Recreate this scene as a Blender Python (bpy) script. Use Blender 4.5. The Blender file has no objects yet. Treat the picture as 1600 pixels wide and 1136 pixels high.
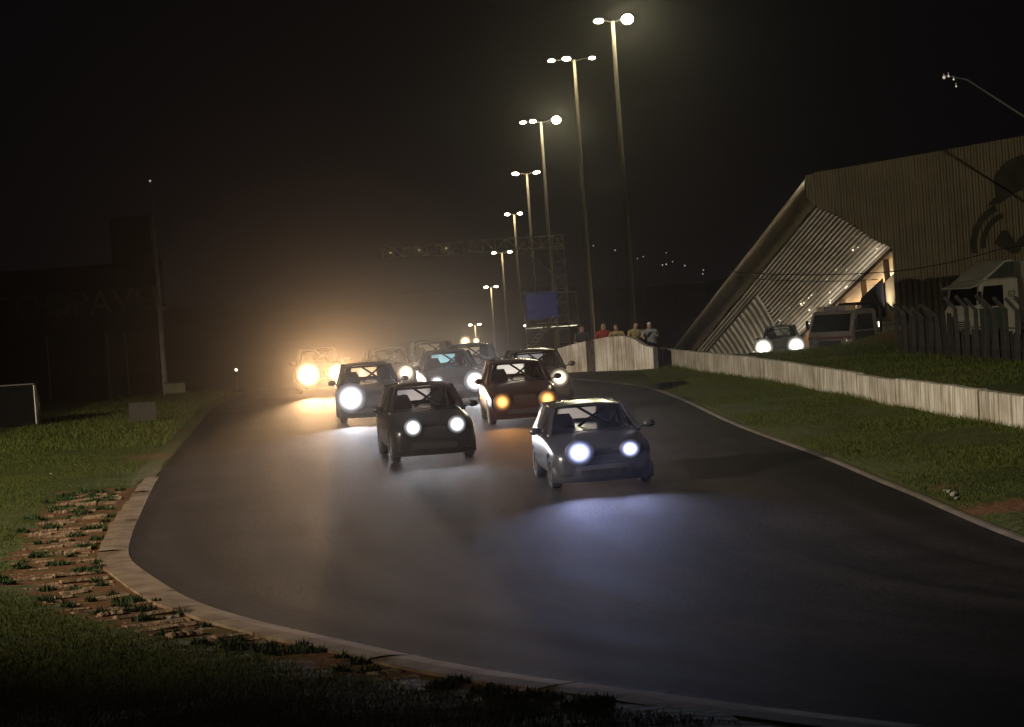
import bpy, bmesh, math, random
from mathutils import Vector, Matrix, noise
random.seed(7)
SC = bpy.context.scene
COL = SC.collection
PI = math.pi

# ------------------------------------------------------------------ camera
F = 4000.0                       # focal length in photo pixels (1600 wide)
CAM_H = 3.5
PITCH = math.atan(143.0 / F)
ROLL = math.radians(4.0)
cp, sp = math.cos(PITCH), math.sin(PITCH)
cr, sr = math.cos(ROLL), math.sin(ROLL)
FWD = Vector((0, cp, -sp)); R0 = Vector((1, 0, 0)); U0 = Vector((0, sp, cp))
RIGHT = R0 * cr - U0 * sr
UP = R0 * sr + U0 * cr
cam_d = bpy.data.cameras.new('camera'); cam = bpy.data.objects.new('camera', cam_d); COL.objects.link(cam)
m = Matrix((RIGHT, UP, -FWD)).transposed().to_4x4(); m.translation = Vector((0, 0, CAM_H))
cam.matrix_world = m
cam_d.sensor_width = 36; cam_d.lens = F / 1600 * 36
cam_d.clip_start = 0.5; cam_d.clip_end = 3000
SC.camera = cam

def P(px, py, D):
    """world point on the ray through photo pixel (px, py) at depth y = D"""
    d = RIGHT * (px - 800) - UP * (py - 568) + FWD * F
    return Vector((0, 0, CAM_H)) + d * (D / d.y)

# ------------------------------------------------------------------ night sky, exposure, sampling
W = bpy.data.worlds.new('World'); SC.world = W; W.use_nodes = True
bg = W.node_tree.nodes['Background']
bg.inputs['Color'].default_value = (0.75, 0.62, 0.72, 1); bg.inputs['Strength'].default_value = 0.003
SC.view_settings.view_transform = 'Standard'; SC.view_settings.look = 'None'
SC.view_settings.exposure = 0.0; SC.view_settings.gamma = 1.0; SC.view_settings.use_curve_mapping = False
SC.render.engine = 'CYCLES'
cy = SC.cycles
cy.use_denoising = True; cy.use_light_tree = True
cy.max_bounces = 5; cy.diffuse_bounces = 2; cy.glossy_bounces = 3; cy.transmission_bounces = 4
cy.transparent_max_bounces = 16; cy.volume_bounces = 0
cy.sample_clamp_indirect = 4.0; cy.sample_clamp_direct = 40.0
cy.caustics_reflective = False; cy.caustics_refractive = False

def light(name, kind, loc, energy, color=(1, 1, 1), radius=0.1, parent=None, rot=None, spot=None, blend=0.6):
    d = bpy.data.lights.new(name, kind); d.energy = energy; d.color = color
    d.shadow_soft_size = radius
    if kind == 'SPOT':
        d.spot_size = math.radians(spot); d.spot_blend = blend
    o = bpy.data.objects.new(name, d); COL.objects.link(o); o.location = loc
    if rot: o.rotation_euler = rot
    if parent: o.parent = parent
    return o

HAZE_DENSITY = 0.00005
HEAD_K = 0.115
DUST = 0.0026
HAZE_G = 0.94

# ------------------------------------------------------------------ materials
MATS = {}
def mat(name, col, rough=0.6, metal=0.0, spec=0.5, coat=0.0):
    if name in MATS: return MATS[name]
    M = bpy.data.materials.new(name); M.use_nodes = True
    b = M.node_tree.nodes['Principled BSDF']
    b.inputs['Base Color'].default_value = (*col, 1); b.inputs['Roughness'].default_value = rough
    b.inputs['Metallic'].default_value = metal; b.inputs['Specular IOR Level'].default_value = spec
    b.inputs['Coat Weight'].default_value = coat; b.inputs['Coat Roughness'].default_value = 0.08
    MATS[name] = M
    return M

def nodes(M):
    nt = M.node_tree
    return nt, nt.nodes, nt.links, nt.nodes['Principled BSDF']

def mottled(name, c1, c2, scale=4.0, rough=0.8, bump=0.0, bscale=30.0, metal=0.0, spec=0.4, stretch=(1, 1, 1), lo=0.35, hi=0.65, detail=6):
    """two colours mixed by noise in object space, optional relief"""
    M = mat(name, c1, rough, metal, spec)
    nt, N, L, b = nodes(M)
    tc = N.new('ShaderNodeTexCoord'); mp = N.new('ShaderNodeMapping'); mp.inputs['Scale'].default_value = stretch
    L.new(tc.outputs['Object'], mp.inputs['Vector'])
    n = N.new('ShaderNodeTexNoise'); n.inputs['Scale'].default_value = scale; n.inputs['Detail'].default_value = detail
    L.new(mp.outputs[0], n.inputs['Vector'])
    r = N.new('ShaderNodeValToRGB'); r.color_ramp.elements[0].position = lo; r.color_ramp.elements[1].position = hi
    r.color_ramp.elements[0].color = (*c1, 1); r.color_ramp.elements[1].color = (*c2, 1)
    L.new(n.outputs['Fac'], r.inputs[0]); L.new(r.outputs[0], b.inputs['Base Color'])
    if bump:
        n2 = N.new('ShaderNodeTexNoise'); n2.inputs['Scale'].default_value = bscale; n2.inputs['Detail'].default_value = 4
        L.new(tc.outputs['Object'], n2.inputs['Vector'])
        bp = N.new('ShaderNodeBump'); bp.inputs['Strength'].default_value = bump; bp.inputs['Distance'].default_value = 0.03
        L.new(n2.outputs['Fac'], bp.inputs['Height']); L.new(bp.outputs[0], b.inputs['Normal'])
    return M

def emit(name, col, strength):
    if name in MATS: return MATS[name]
    M = bpy.data.materials.new(name); M.use_nodes = True
    b = M.node_tree.nodes['Principled BSDF']
    b.inputs['Base Color'].default_value = (0.8, 0.8, 0.8, 1)
    b.inputs['Emission Color'].default_value = (*col, 1); b.inputs['Emission Strength'].default_value = strength
    M.cycles.emission_sampling = 'NONE'
    MATS[name] = M
    return M

def glass(name, tint, refl=0.12, diffuse=0.0, dcol=(0.8, 0.8, 0.8)):
    M = bpy.data.materials.new(name); M.use_nodes = True
    nt = M.node_tree; N = nt.nodes; L = nt.links
    N.remove(N['Principled BSDF']); out = N['Material Output']
    t = N.new('ShaderNodeBsdfTransparent'); t.inputs[0].default_value = (*tint, 1)
    g = N.new('ShaderNodeBsdfGlossy'); g.inputs['Roughness'].default_value = 0.03
    fr = N.new('ShaderNodeFresnel'); fr.inputs[0].default_value = 1.45
    mx = N.new('ShaderNodeMixShader'); L.new(fr.outputs[0], mx.inputs[0]); L.new(t.outputs[0], mx.inputs[1]); L.new(g.outputs[0], mx.inputs[2])
    last = mx
    if diffuse:
        tl = N.new('ShaderNodeBsdfTranslucent'); tl.inputs[0].default_value = (*dcol, 1)
        m2 = N.new('ShaderNodeMixShader'); m2.inputs[0].default_value = diffuse
        L.new(mx.outputs[0], m2.inputs[1]); L.new(tl.outputs[0], m2.inputs[2]); last = m2
    L.new(last.outputs[0], out.inputs[0])
    MATS[name] = M
    return M

# asphalt: fine aggregate, polished racing line, tyre marks along the road
def asphalt_material():
    M = mat('asphalt', (0.05, 0.045, 0.045), 0.8, 0, 0.006)
    nt, N, L, b = nodes(M)
    tc = N.new('ShaderNodeTexCoord')
    n = N.new('ShaderNodeTexNoise'); n.inputs['Scale'].default_value = 0.35; n.inputs['Detail'].default_value = 8
    L.new(tc.outputs['Object'], n.inputs['Vector'])
    r = N.new('ShaderNodeValToRGB')
    r.color_ramp.elements[0].position = 0.3; r.color_ramp.elements[0].color = (0.012, 0.0105, 0.012, 1)
    r.color_ramp.elements[1].position = 0.75; r.color_ramp.elements[1].color = (0.028, 0.0245, 0.027, 1)
    L.new(n.outputs['Fac'], r.inputs[0])
    uv = N.new('ShaderNodeTexCoord'); mp = N.new('ShaderNodeMapping'); mp.inputs['Scale'].default_value = (14, 0.05, 1)
    L.new(uv.outputs['UV'], mp.inputs['Vector'])
    n3 = N.new('ShaderNodeTexNoise'); n3.inputs['Scale'].default_value = 1.0; n3.inputs['Detail'].default_value = 5
    L.new(mp.outputs[0], n3.inputs['Vector'])
    r3 = N.new('ShaderNodeValToRGB')
    r3.color_ramp.elements[0].position = 0.35; r3.color_ramp.elements[0].color = (0.5, 0.5, 0.51, 1)
    r3.color_ramp.elements[1].position = 0.68; r3.color_ramp.elements[1].color = (1.6, 1.56, 1.54, 1)
    L.new(n3.outputs['Fac'], r3.inputs[0])
    mx = N.new('ShaderNodeMix'); mx.data_type = 'RGBA'; mx.blend_type = 'MULTIPLY'; mx.inputs[0].default_value = 1.0
    L.new(r.outputs[0], mx.inputs['A']); L.new(r3.outputs[0], mx.inputs['B'])
    n2 = N.new('ShaderNodeTexNoise'); n2.inputs['Scale'].default_value = 9; n2.inputs['Detail'].default_value = 12; n2.inputs['Roughness'].default_value = .75
    L.new(tc.outputs['Object'], n2.inputs['Vector'])
    mx2 = N.new('ShaderNodeMix'); mx2.data_type = 'RGBA'; mx2.blend_type = 'OVERLAY'; mx2.inputs[0].default_value = 1.0
    L.new(mx.outputs['Result'], mx2.inputs['A']); L.new(n2.outputs['Fac'], mx2.inputs['B'])
    L.new(mx2.outputs['Result'], b.inputs['Base Color'])
    rr = N.new('ShaderNodeMapRange'); rr.inputs['To Min'].default_value = 0.66; rr.inputs['To Max'].default_value = 0.88
    L.new(n3.outputs['Fac'], rr.inputs['Value']); L.new(rr.outputs[0], b.inputs['Roughness'])
    bp = N.new('ShaderNodeBump'); bp.inputs['Strength'].default_value = 1.0; bp.inputs['Distance'].default_value = 0.035
    L.new(n2.outputs['Fac'], bp.inputs['Height']); L.new(bp.outputs[0], b.inputs['Normal'])
    return M

def ground_material():
    M = mat('verge_ground', (0.05, 0.06, 0.02), 0.95, 0, 0.1)
    nt, N, L, b = nodes(M)
    tc = N.new('ShaderNodeTexCoord')
    n = N.new('ShaderNodeTexNoise'); n.inputs['Scale'].default_value = 0.22; n.inputs['Detail'].default_value = 7
    L.new(tc.outputs['Object'], n.inputs['Vector'])
    r = N.new('ShaderNodeValToRGB')
    e = r.color_ramp.elements
    e[0].position = 0.28; e[0].color = (0.034, 0.046, 0.009, 1)
    e[1].position = 0.62; e[1].color = (0.062, 0.070, 0.015, 1)
    e2 = e.new(0.78); e2.color = (0.11, 0.075, 0.03, 1)
    L.new(n.outputs['Fac'], r.inputs[0])
    n2 = N.new('ShaderNodeTexNoise'); n2.inputs['Scale'].default_value = 6; n2.inputs['Detail'].default_value = 8
    L.new(tc.outputs['Object'], n2.inputs['Vector'])
    mx = N.new('ShaderNodeMix'); mx.data_type = 'RGBA'; mx.blend_type = 'OVERLAY'; mx.inputs[0].default_value = 0.8
    L.new(r.outputs[0], mx.inputs['A']); L.new(n2.outputs['Fac'], mx.inputs['B'])
    # red earth where the dirt attribute says so
    at = N.new('ShaderNodeAttribute'); at.attribute_name = 'dirt'
    n3 = N.new('ShaderNodeTexNoise'); n3.inputs['Scale'].default_value = 1.8; n3.inputs['Detail'].default_value = 6
    L.new(tc.outputs['Object'], n3.inputs['Vector'])
    ad = N.new('ShaderNodeMath'); ad.operation = 'ADD'; L.new(at.outputs['Fac'], ad.inputs[0]); L.new(n3.outputs['Fac'], ad.inputs[1])
    mr = N.new('ShaderNodeMapRange'); mr.inputs['From Min'].default_value = 0.85; mr.inputs['From Max'].default_value = 1.15; mr.clamp = True
    L.new(ad.outputs[0], mr.inputs['Value'])
    mx2 = N.new('ShaderNodeMix'); mx2.data_type = 'RGBA'; L.new(mr.outputs[0], mx2.inputs[0])
    L.new(mx.outputs['Result'], mx2.inputs['A']); mx2.inputs['B'].default_value = (0.13, 0.058, 0.030, 1)
    L.new(mx2.outputs['Result'], b.inputs['Base Color'])
    bp = N.new('ShaderNodeBump'); bp.inputs['Strength'].default_value = 0.7; bp.inputs['Distance'].default_value = 0.06
    L.new(n2.outputs['Fac'], bp.inputs['Height']); L.new(bp.outputs[0], b.inputs['Normal'])
    return M

def streaked_wall(name, c_light, c_dark, s=(3.0, 3.0, 0.25)):
    """painted concrete with rain streaks running down and a dirty patchwork"""
    M = mat(name, c_light, 0.85, 0, 0.25)
    nt, N, L, b = nodes(M)
    tc = N.new('ShaderNodeTexCoord'); mp = N.new('ShaderNodeMapping'); mp.inputs['Scale'].default_value = s
    L.new(tc.outputs['Object'], mp.inputs['Vector'])
    n = N.new('ShaderNodeTexNoise'); n.inputs['Scale'].default_value = 3.5; n.inputs['Detail'].default_value = 7; n.inputs['Roughness'].default_value = 0.65
    L.new(mp.outputs[0], n.inputs['Vector'])
    r = N.new('ShaderNodeValToRGB'); e = r.color_ramp.elements
    e[0].position = 0.36; e[0].color = (*c_dark, 1); e[1].position = 0.56; e[1].color = (*c_light, 1)
    L.new(n.outputs['Fac'], r.inputs[0])
    n2 = N.new('ShaderNodeTexNoise'); n2.inputs['Scale'].default_value = 1.3; n2.inputs['Detail'].default_value = 6
    L.new(tc.outputs['Object'], n2.inputs['Vector'])
    r2 = N.new('ShaderNodeValToRGB'); e = r2.color_ramp.elements
    e[0].position = 0.3; e[0].color = (0.55, 0.5, 0.44, 1); e[1].position = 0.6; e[1].color = (1, 1, 1, 1)
    L.new(n2.outputs['Fac'], r2.inputs[0])
    mx = N.new('ShaderNodeMix'); mx.data_type = 'RGBA'; mx.blend_type = 'MULTIPLY'; mx.inputs[0].default_value = 0.9
    L.new(r.outputs[0], mx.inputs['A']); L.new(r2.outputs[0], mx.inputs['B']); L.new(mx.outputs['Result'], b.inputs['Base Color'])
    bp = N.new('ShaderNodeBump'); bp.inputs['Strength'].default_value = 0.3; bp.inputs['Distance'].default_value = 0.02
    L.new(n.outputs['Fac'], bp.inputs['Height']); L.new(bp.outputs[0], b.inputs['Normal'])
    return M

# ------------------------------------------------------------------ mesh helpers
def tag(o, label=None, cat=None, group=None, kind=None):
    if label: o['label'] = label
    if cat: o['category'] = cat
    if group: o['group'] = group
    if kind: o['kind'] = kind
    return o

def empty(name, loc=(0, 0, 0), rz=0.0, label=None, cat=None, group=None):
    o = bpy.data.objects.new(name, None); COL.objects.link(o); o.location = loc; o.rotation_euler = (0, 0, rz)
    o.empty_display_size = 0.2
    return tag(o, label, cat, group)

def obj_from(name, mesh, parent=None, loc=None):
    o = bpy.data.objects.new(name, mesh); COL.objects.link(o)
    if loc is not None: o.location = loc
    if parent: o.parent = parent
    return o

def mesh_data(name, verts, faces, mats, smooth=False, fmat=None):
    me = bpy.data.meshes.new(name); me.from_pydata([tuple(v) for v in verts], [], faces)
    for mm in (mats if isinstance(mats, (list, tuple)) else [mats]): me.materials.append(mm)
    if fmat:
        for p, i in zip(me.polygons, fmat): p.material_index = i
    if smooth:
        for p in me.polygons: p.use_smooth = True
    me.update()
    return me

class MB:
    """collects simple solids into one mesh"""
    def __init__(s): s.v = []; s.f = []
    def add(s, vs, fs):
        n = len(s.v); s.v += [tuple(v) for v in vs]; s.f += [tuple(i + n for i in f) for f in fs]; return s
    def box(s, c, d, rot=None):
        hx, hy, hz = d[0] / 2, d[1] / 2, d[2] / 2
        vs = [Vector((x, y, z)) for x in (-hx, hx) for y in (-hy, hy) for z in (-hz, hz)]
        if rot is not None: vs = [rot @ v for v in vs]
        vs = [v + Vector(c) for v in vs]
        return s.add(vs, [(0, 1, 3, 2), (4, 6, 7, 5), (0, 4, 5, 1), (2, 3, 7, 6), (0, 2, 6, 4), (1, 5, 7, 3)])
    def bar(s, a, b, w, t=None, up=Vector((0, 0, 1))):
        a, b = Vector(a), Vector(b); t = t or w
        d = (b - a).normalized(); x = d.cross(up)
        if x.length < 1e-4: x = d.cross(Vector((1, 0, 0)))
        x.normalize(); y = x.cross(d)
        vs = []
        for p in (a, b):
            for i, j in ((-1, -1), (1, -1), (1, 1), (-1, 1)): vs.append(p + x * (i * w / 2) + y * (j * t / 2))
        return s.add(vs, [(0, 1, 2, 3), (7, 6, 5, 4), (0, 4, 5, 1), (1, 5, 6, 2), (2, 6, 7, 3), (3, 7, 4, 0)])
    def tube(s, pts, r, n=8, cap=True):
        pts = [Vector(p) for p in pts]; rs = r if isinstance(r, (list, tuple)) else [r] * len(pts)
        base = len(s.v); ref = None
        for i, p in enumerate(pts):
            d = (pts[min(i + 1, len(pts) - 1)] - pts[max(i - 1, 0)]).normalized()
            if ref is None: ref = d.cross(Vector((0, 0, 1)) if abs(d.z) < 0.95 else Vector((1, 0, 0)))
            x = (ref - d * ref.dot(d)).normalized(); y = d.cross(x); ref = x
            for k in range(n):
                a = 2 * PI * k / n; s.v.append(tuple(p + x * (math.cos(a) * rs[i]) + y * (math.sin(a) * rs[i])))
        for i in range(len(pts) - 1):
            for k in range(n):
                a, b = base + i * n + k, base + i * n + (k + 1) % n
                s.f.append((a, b, b + n, a + n))
        if cap:
            s.f.append(tuple(base + k for k in reversed(range(n))))
            s.f.append(tuple(base + (len(pts) - 1) * n + k for k in range(n)))
        return s
    def ball(s, c, r, n=12, m_=8):
        rx, ry, rz = r if isinstance(r, (list, tuple)) else (r, r, r)
        base = len(s.v); c = Vector(c)
        s.v.append(tuple(c + Vector((0, 0, rz))))
        for i in range(1, m_):
            t = PI * i / m_
            for k in range(n):
                a = 2 * PI * k / n
                s.v.append((c.x + rx * math.sin(t) * math.cos(a), c.y + ry * math.sin(t) * math.sin(a), c.z + rz * math.cos(t)))
        s.v.append(tuple(c - Vector((0, 0, rz)))); last = len(s.v) - 1
        for k in range(n): s.f.append((base, base + 1 + k, base + 1 + (k + 1) % n))
        for i in range(m_ - 2):
            for k in range(n):
                a, b = base + 1 + i * n + k, base + 1 + i * n + (k + 1) % n
                s.f.append((a, a + n, b + n, b))
        q = base + 1 + (m_ - 2) * n
        for k in range(n): s.f.append((q + k, last, q + (k + 1) % n))
        return s
    def prism(s, poly, off):
        """closed polygon extruded by vector off"""
        n = len(poly); off = Vector(off); vs = [Vector(p) for p in poly]; vs += [v + off for v in vs]
        return s.add(vs, [tuple(reversed(range(n))), tuple(range(n, 2 * n))] + [(i, (i + 1) % n, n + (i + 1) % n, n + i) for i in range(n)])
    def lathe(s, prof, axis='x', c=(0, 0, 0), n=24):
        base = len(s.v); c = Vector(c)
        for (h, r) in prof:
            for k in range(n):
                a = 2 * PI * k / n; u, w = r * math.cos(a), r * math.sin(a)
                s.v.append(tuple(c + (Vector((h, u, w)) if axis == 'x' else Vector((u, h, w)) if axis == 'y' else Vector((u, w, h)))))
        for i in range(len(prof) - 1):
            for k in range(n):
                a, b = base + i * n + k, base + i * n + (k + 1) % n
                s.f.append((a, b, b + n, a + n))
        return s
    def mesh(s, name, mats, smooth=False):
        me = mesh_data(name, s.v, s.f, mats, smooth)
        bm = bmesh.new(); bm.from_mesh(me); bmesh.ops.recalc_face_normals(bm, faces=bm.faces); bm.to_mesh(me); bm.free()
        return me
    def build(s, name, mats, parent=None, smooth=False, bevel=0.0):
        o = obj_from(name, s.mesh(name, mats, smooth), parent)
        if bevel:
            b = o.modifiers.new('bevel', 'BEVEL'); b.width = bevel; b.segments = 2; b.limit_method = 'ANGLE'
        return o

def bake(o):
    """apply the modifiers of o to its mesh"""
    dg = bpy.context.evaluated_depsgraph_get(); dg.update()
    me = bpy.data.meshes.new_from_object(o.evaluated_get(dg))
    old = o.data; o.modifiers.clear(); o.data = me
    if old.users == 0: bpy.data.meshes.remove(old)
    return o

def text_mesh(s, size, depth, m_):
    cu = bpy.data.curves.new('txt', 'FONT'); cu.body = s; cu.size = size; cu.extrude = depth / 2
    cu.align_x = 'CENTER'; cu.align_y = 'CENTER'; cu.resolution_u = 2
    o = bpy.data.objects.new('txt', cu); COL.objects.link(o)
    dg = bpy.context.evaluated_depsgraph_get(); dg.update()
    me = bpy.data.meshes.new_from_object(o.evaluated_get(dg))
    bpy.data.objects.remove(o); bpy.data.curves.remove(cu)
    me.materials.clear(); me.materials.append(m_)
    return me

# ------------------------------------------------------------------ terrain
def drop(y):
    """the track falls away behind a crest"""
    if y < 86: return 0.0
    if y < 116: return 0.14 / 60 * (y - 86) ** 2
    if y < 250: return 2.1 + 0.14 * (y - 116)
    if y < 310: t = (y - 250) / 60; return 20.86 + 8.4 * (t - t * t / 2)
    return 25.06

LEFT = [(-70, 300), (-46, 190), (-31, 140), (-17, 108), (-9.96, 92), (-9.1, 77), (-7.9, 61), (-7.1, 50.7), (-6.35, 43), (-5.76, 37.5), (-5.38, 34.7),
        (-4.87, 32.6), (-3.84, 29.2), (-2.9, 27), (-1.95, 25.2), (-0.42, 22.5), (0.85, 20.8), (2.6, 18.6), (8, 12.5), (18, 3), (34, -10)]
RIGHTE = [(-58, 305), (-34, 195), (-19, 145), (-6.5, 112), (-1.5, 92), (1.88, 80), (3.7, 71), (4.55, 52), (5.1, 43), (5.3, 38), (5.42, 35.5),
          (5.5, 33), (5.6, 30.5), (5.75, 28.6), (6.05, 27), (6.7, 25.2), (7.6, 23.8), (9.3, 21.6), (14, 17), (24, 9), (41, -3)]

def smooth_line(pts, sub=6):
    out = []
    n = len(pts)
    for i in range(n - 1):
        p0 = Vector(pts[max(i - 1, 0)]); p1 = Vector(pts[i]); p2 = Vector(pts[i + 1]); p3 = Vector(pts[min(i + 2, n - 1)])
        k = sub
        # chord-scaled tangents keep unevenly spaced points calm
        d01 = max((p1 - p0).length, 1e-3); d12 = (p2 - p1).length; d23 = max((p3 - p2).length, 1e-3)
        t1 = (p2 - p0) / (d01 + d12) * d12; t2 = (p3 - p1) / (d12 + d23) * d12
        for j in range(k):
            t = j / k; t2_, t3 = t * t, t ** 3
            out.append(p1 * (2 * t3 - 3 * t2_ + 1) + t1 * (t3 - 2 * t2_ + t) + p2 * (-2 * t3 + 3 * t2_) + t2 * (t3 - t2_))
    out.append(Vector(pts[-1]))
    return out
def walk(line, step):
    """points every step metres along a polyline, with tangents"""
    out = []; carry = 0.0
    for i in range(len(line) - 1):
        a, b = line[i], line[i + 1]; l = (b - a).length; t = carry
        while t < l:
            out.append((a.lerp(b, t / l), (b - a) / l)); t += step
        carry = t - l
    return out
LS = smooth_line(LEFT); RS = smooth_line(RIGHTE)
ROAD_POLY = LS + list(reversed(RS))

def in_poly(x, y, poly):
    c = False; n = len(poly); j = n - 1
    for i in range(n):
        a, b = poly[i], poly[j]
        if (a.y > y) != (b.y > y) and x < (b.x - a.x) * (y - a.y) / (b.y - a.y) + a.x: c = not c
        j = i
    return c
def dist_line(x, y, line):
    best = 1e9
    for i in range(len(line) - 1):
        a, b = line[i], line[i + 1]
        dx, dy = b.x - a.x, b.y - a.y; l2 = dx * dx + dy * dy
        t = max(0, min(1, ((x - a.x) * dx + (y - a.y) * dy) / l2)) if l2 else 0
        d = (x - a.x - t * dx) ** 2 + (y - a.y - t * dy) ** 2
        if d < best: best = d
    return math.sqrt(best)

def ground_z(x, y):
    z = -drop(y)
    z += 0.62 * math.exp(-(((x - 13.3) / 1.9) ** 2 + ((y - 86) / 3.0) ** 2))      # earth mound by the fence
    return z

def axis(parts):
    out = [parts[0][0]]
    for a, b, step in parts:
        n = max(1, round((b - a) / step)); out += [a + (b - a) * (i + 1) / n for i in range(n)]
    return out
XS = axis([(-420, -120, 60), (-120, -40, 10), (-40, -16, 2), (-16, 20, 0.4), (20, 40, 2), (40, 120, 10), (120, 420, 60)])
YS = axis([(-74, 0, 6), (0, 16, 1), (16, 60, 0.4), (60, 100, 0.8), (100, 130, 2), (130, 330, 8), (330, 700, 40)])
DIRT_SPOTS = [(6.2, 33.0, 0.45, 0.8), (6.0, 36.5, 0.4, 0.5), (13.3, 86, 1.3, 0.9), (-9.0, 66, 1.2, 0.5), (-8.0, 56, 0.8, 0.6)]
def dirt_amount(x, y):
    d = 0.0
    for (cx, cy_, r, a) in DIRT_SPOTS: d = max(d, a * math.exp(-((x - cx) ** 2 + ((y - cy_) * 0.6) ** 2) / (2 * r * r)))
    return d
def RZ(x, y, e): return 21 < y < 47.5 and x < 1 and e < (1.75 if y > 33 else max(.8, 1.85 - .085 * (33 - y)))
gv, gf, gd = [], [], []
for y in YS:
    for x in XS:
        z = ground_z(x, y); d = 0.0
        if -16 <= x <= 20 and 14 < y < 110:
            inside = in_poly(x, y, ROAD_POLY)
            e = min(dist_line(x, y, LS[18:]), dist_line(x, y, RS[18:])) if True else 9
            if inside: z -= 0.10 * min(1, e / 0.4)
            else:
                k = min(1, e / 1.2)
                if RZ(x, y, e): k *= .15
                z += k * (0.05 * noise.noise((x * 0.35, y * 0.35, 3.1)) + 0.03 * noise.noise((x * 1.1, y * 1.1, 0.7)) + 0.05)
                d = max(dirt_amount(x, y), 0.55 * math.exp(-e / 0.35))
                if RZ(x, y, e): d = max(d, 0.62)
        elif in_poly(x, y, ROAD_POLY): z -= 0.12
        gv.append((x, y, z)); gd.append(d)
nx = len(XS)
for j in range(len(YS) - 1):
    for i in range(nx - 1):
        a = j * nx + i; gf.append((a, a + 1, a + nx + 1, a + nx))
gm = mesh_data('ground', gv, gf, ground_material(), True)
at = gm.attributes.new('dirt', 'FLOAT', 'POINT'); at.data.foreach_set('value', gd)
ground = tag(obj_from('ground', gm), kind='structure')

# road surface
rv, rf, ruv = [], [], []
NC = 10
acc = 0
for i, (a, b) in enumerate(zip(LS, RS)):
    if i: acc += (((a + b) / 2) - ((LS[i - 1] + RS[i - 1]) / 2)).length
    for j in range(NC + 1):
        p = a.lerp(b, j / NC); rv.append((p.x, p.y, -drop(p.y) + 0.012)); ruv.append((j / NC, acc))
for i in range(len(LS) - 1):
    for j in range(NC):
        a = i * (NC + 1) + j; rf.append((a, a + 1, a + NC + 2, a + NC + 1))
rm = mesh_data('road', rv, rf, asphalt_material(), True)
ul = rm.uv_layers.new(name='UVMap')
for lp in rm.loops: ul.data[lp.index].uv = ruv[lp.vertex_index]
road = tag(obj_from('road', rm), kind='structure')

# concrete edge strips along both sides of the road
M_KERB = mottled('kerb_concrete', (0.085, 0.042, 0.02), (0.18, 0.12, 0.07), 1.9, 0.9, 0.6, 24, lo=.36, hi=.6, detail=9)
def edge_strip(line, i0, i1, w0, w1, side, name, m_, z0=0.02, z1=0.035):
    v, f = [], []
    pts = line[i0:i1]
    for i, p in enumerate(pts):
        q = pts[min(i + 1, len(pts) - 1)]; o = pts[max(i - 1, 0)]
        t = (q - o).normalized(); nrm = Vector((-t.y, t.x)) * side
        w = w0 + (w1 - w0) * i / (len(pts) - 1)
        w *= 1 + 0.12 * noise.noise((p.x * 0.8, p.y * 0.8, 2))
        for k, (ww, zz) in enumerate(((-0.02, z0 - 0.03), (0.0, z0), (w * 0.5, z1), (w, z1 - 0.005), (w + 0.02, -0.12))):
            r = p + nrm * ww; v.append((r.x, r.y, -drop(r.y) + zz))
    for i in range(len(pts) - 1):
        for k in range(4):
            a = i * 5 + k; f.append((a, a + 1, a + 6, a + 5))
    return tag(obj_from(name, mesh_data(name, v, f, m_, False)), kind='structure')
# the line runs from far to near, so the outside of the bend lies on its right hand
kerb_in = empty('kerb'); kerb_in['kind'] = 'structure'
KL = [p for p, t in walk(LS[43:], 0.3)]
krng = random.Random(21); i0 = 0
while i0 < len(KL) - 4 and i0 < 330:
    n_ = krng.choice((5, 6, 7, 8, 9)); seg = [p.copy() for p in KL[i0:i0 + n_ + 1]]
    if len(seg) < 3: break
    seg[-1] = seg[-1].lerp(seg[-2], krng.uniform(.06, .16))
    w_ = .24 + .14 * min(1, i0 / 30) + .08 * min(1, i0 / 120)
    o = edge_strip(seg, 0, len(seg), w_, w_, -1, 'kerb_stone', M_KERB, 0.02 + krng.uniform(-.006, .008), 0.035 + krng.uniform(-.008, .012))
    o.parent = kerb_in; del o['kind']
    i0 += n_
M_EDGE = mottled('edge_concrete', (0.07, 0.048, 0.036), (0.13, 0.10, 0.075), 1.6, 0.9, 0.3, 20)
kerb_out = edge_strip(RS, 12, 120, 0.11, 0.16, 1, 'road_edge', M_EDGE, 0.015, 0.03)

# sawtooth rumble blocks outside the left kerb
M_BLOCK = mottled('rumble_concrete', (0.11, 0.055, 0.03), (0.30, 0.20, 0.12), 2.6, 0.95, 0.8, 18, lo=0.35, hi=0.68)
block_meshes = []
for k in range(6):
    rng = random.Random(k); nseg = 9; v = []; f = []
    for i in range(nseg + 1):
        u = -0.5 + i / nseg
        j1, j2, j3 = (rng.uniform(-0.008, 0.008) for _ in range(3))
        hgt = 0.05 * (0.85 + 0.3 * rng.random())
        v += [(u, -0.19 + j1, -0.08), (u, -0.15 + j1, hgt * 0.6), (u, -0.03 + j2, hgt), (u, 0.24 + j3, hgt * .55), (u, 0.30 + j3, -0.08)]
    for i in range(nseg):
        for q in range(4): a = i * 5 + q; f.append((a, a + 5, a + 6, a + 1))
    f.append((0, 1, 2, 3, 4)); f.append(tuple(nseg * 5 + q for q in (4, 3, 2, 1, 0)))
    block_meshes.append(mesh_data('rumble_block', v, f, M_BLOCK))
rumble = empty('rumble_strip', (0, 0, 0), 0, None, None); rumble['kind'] = 'structure'
RUMBLE_PTS = []
sub = [p for p in LS if 20.3 < p.y < 47.5 and p.x < 2]
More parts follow.
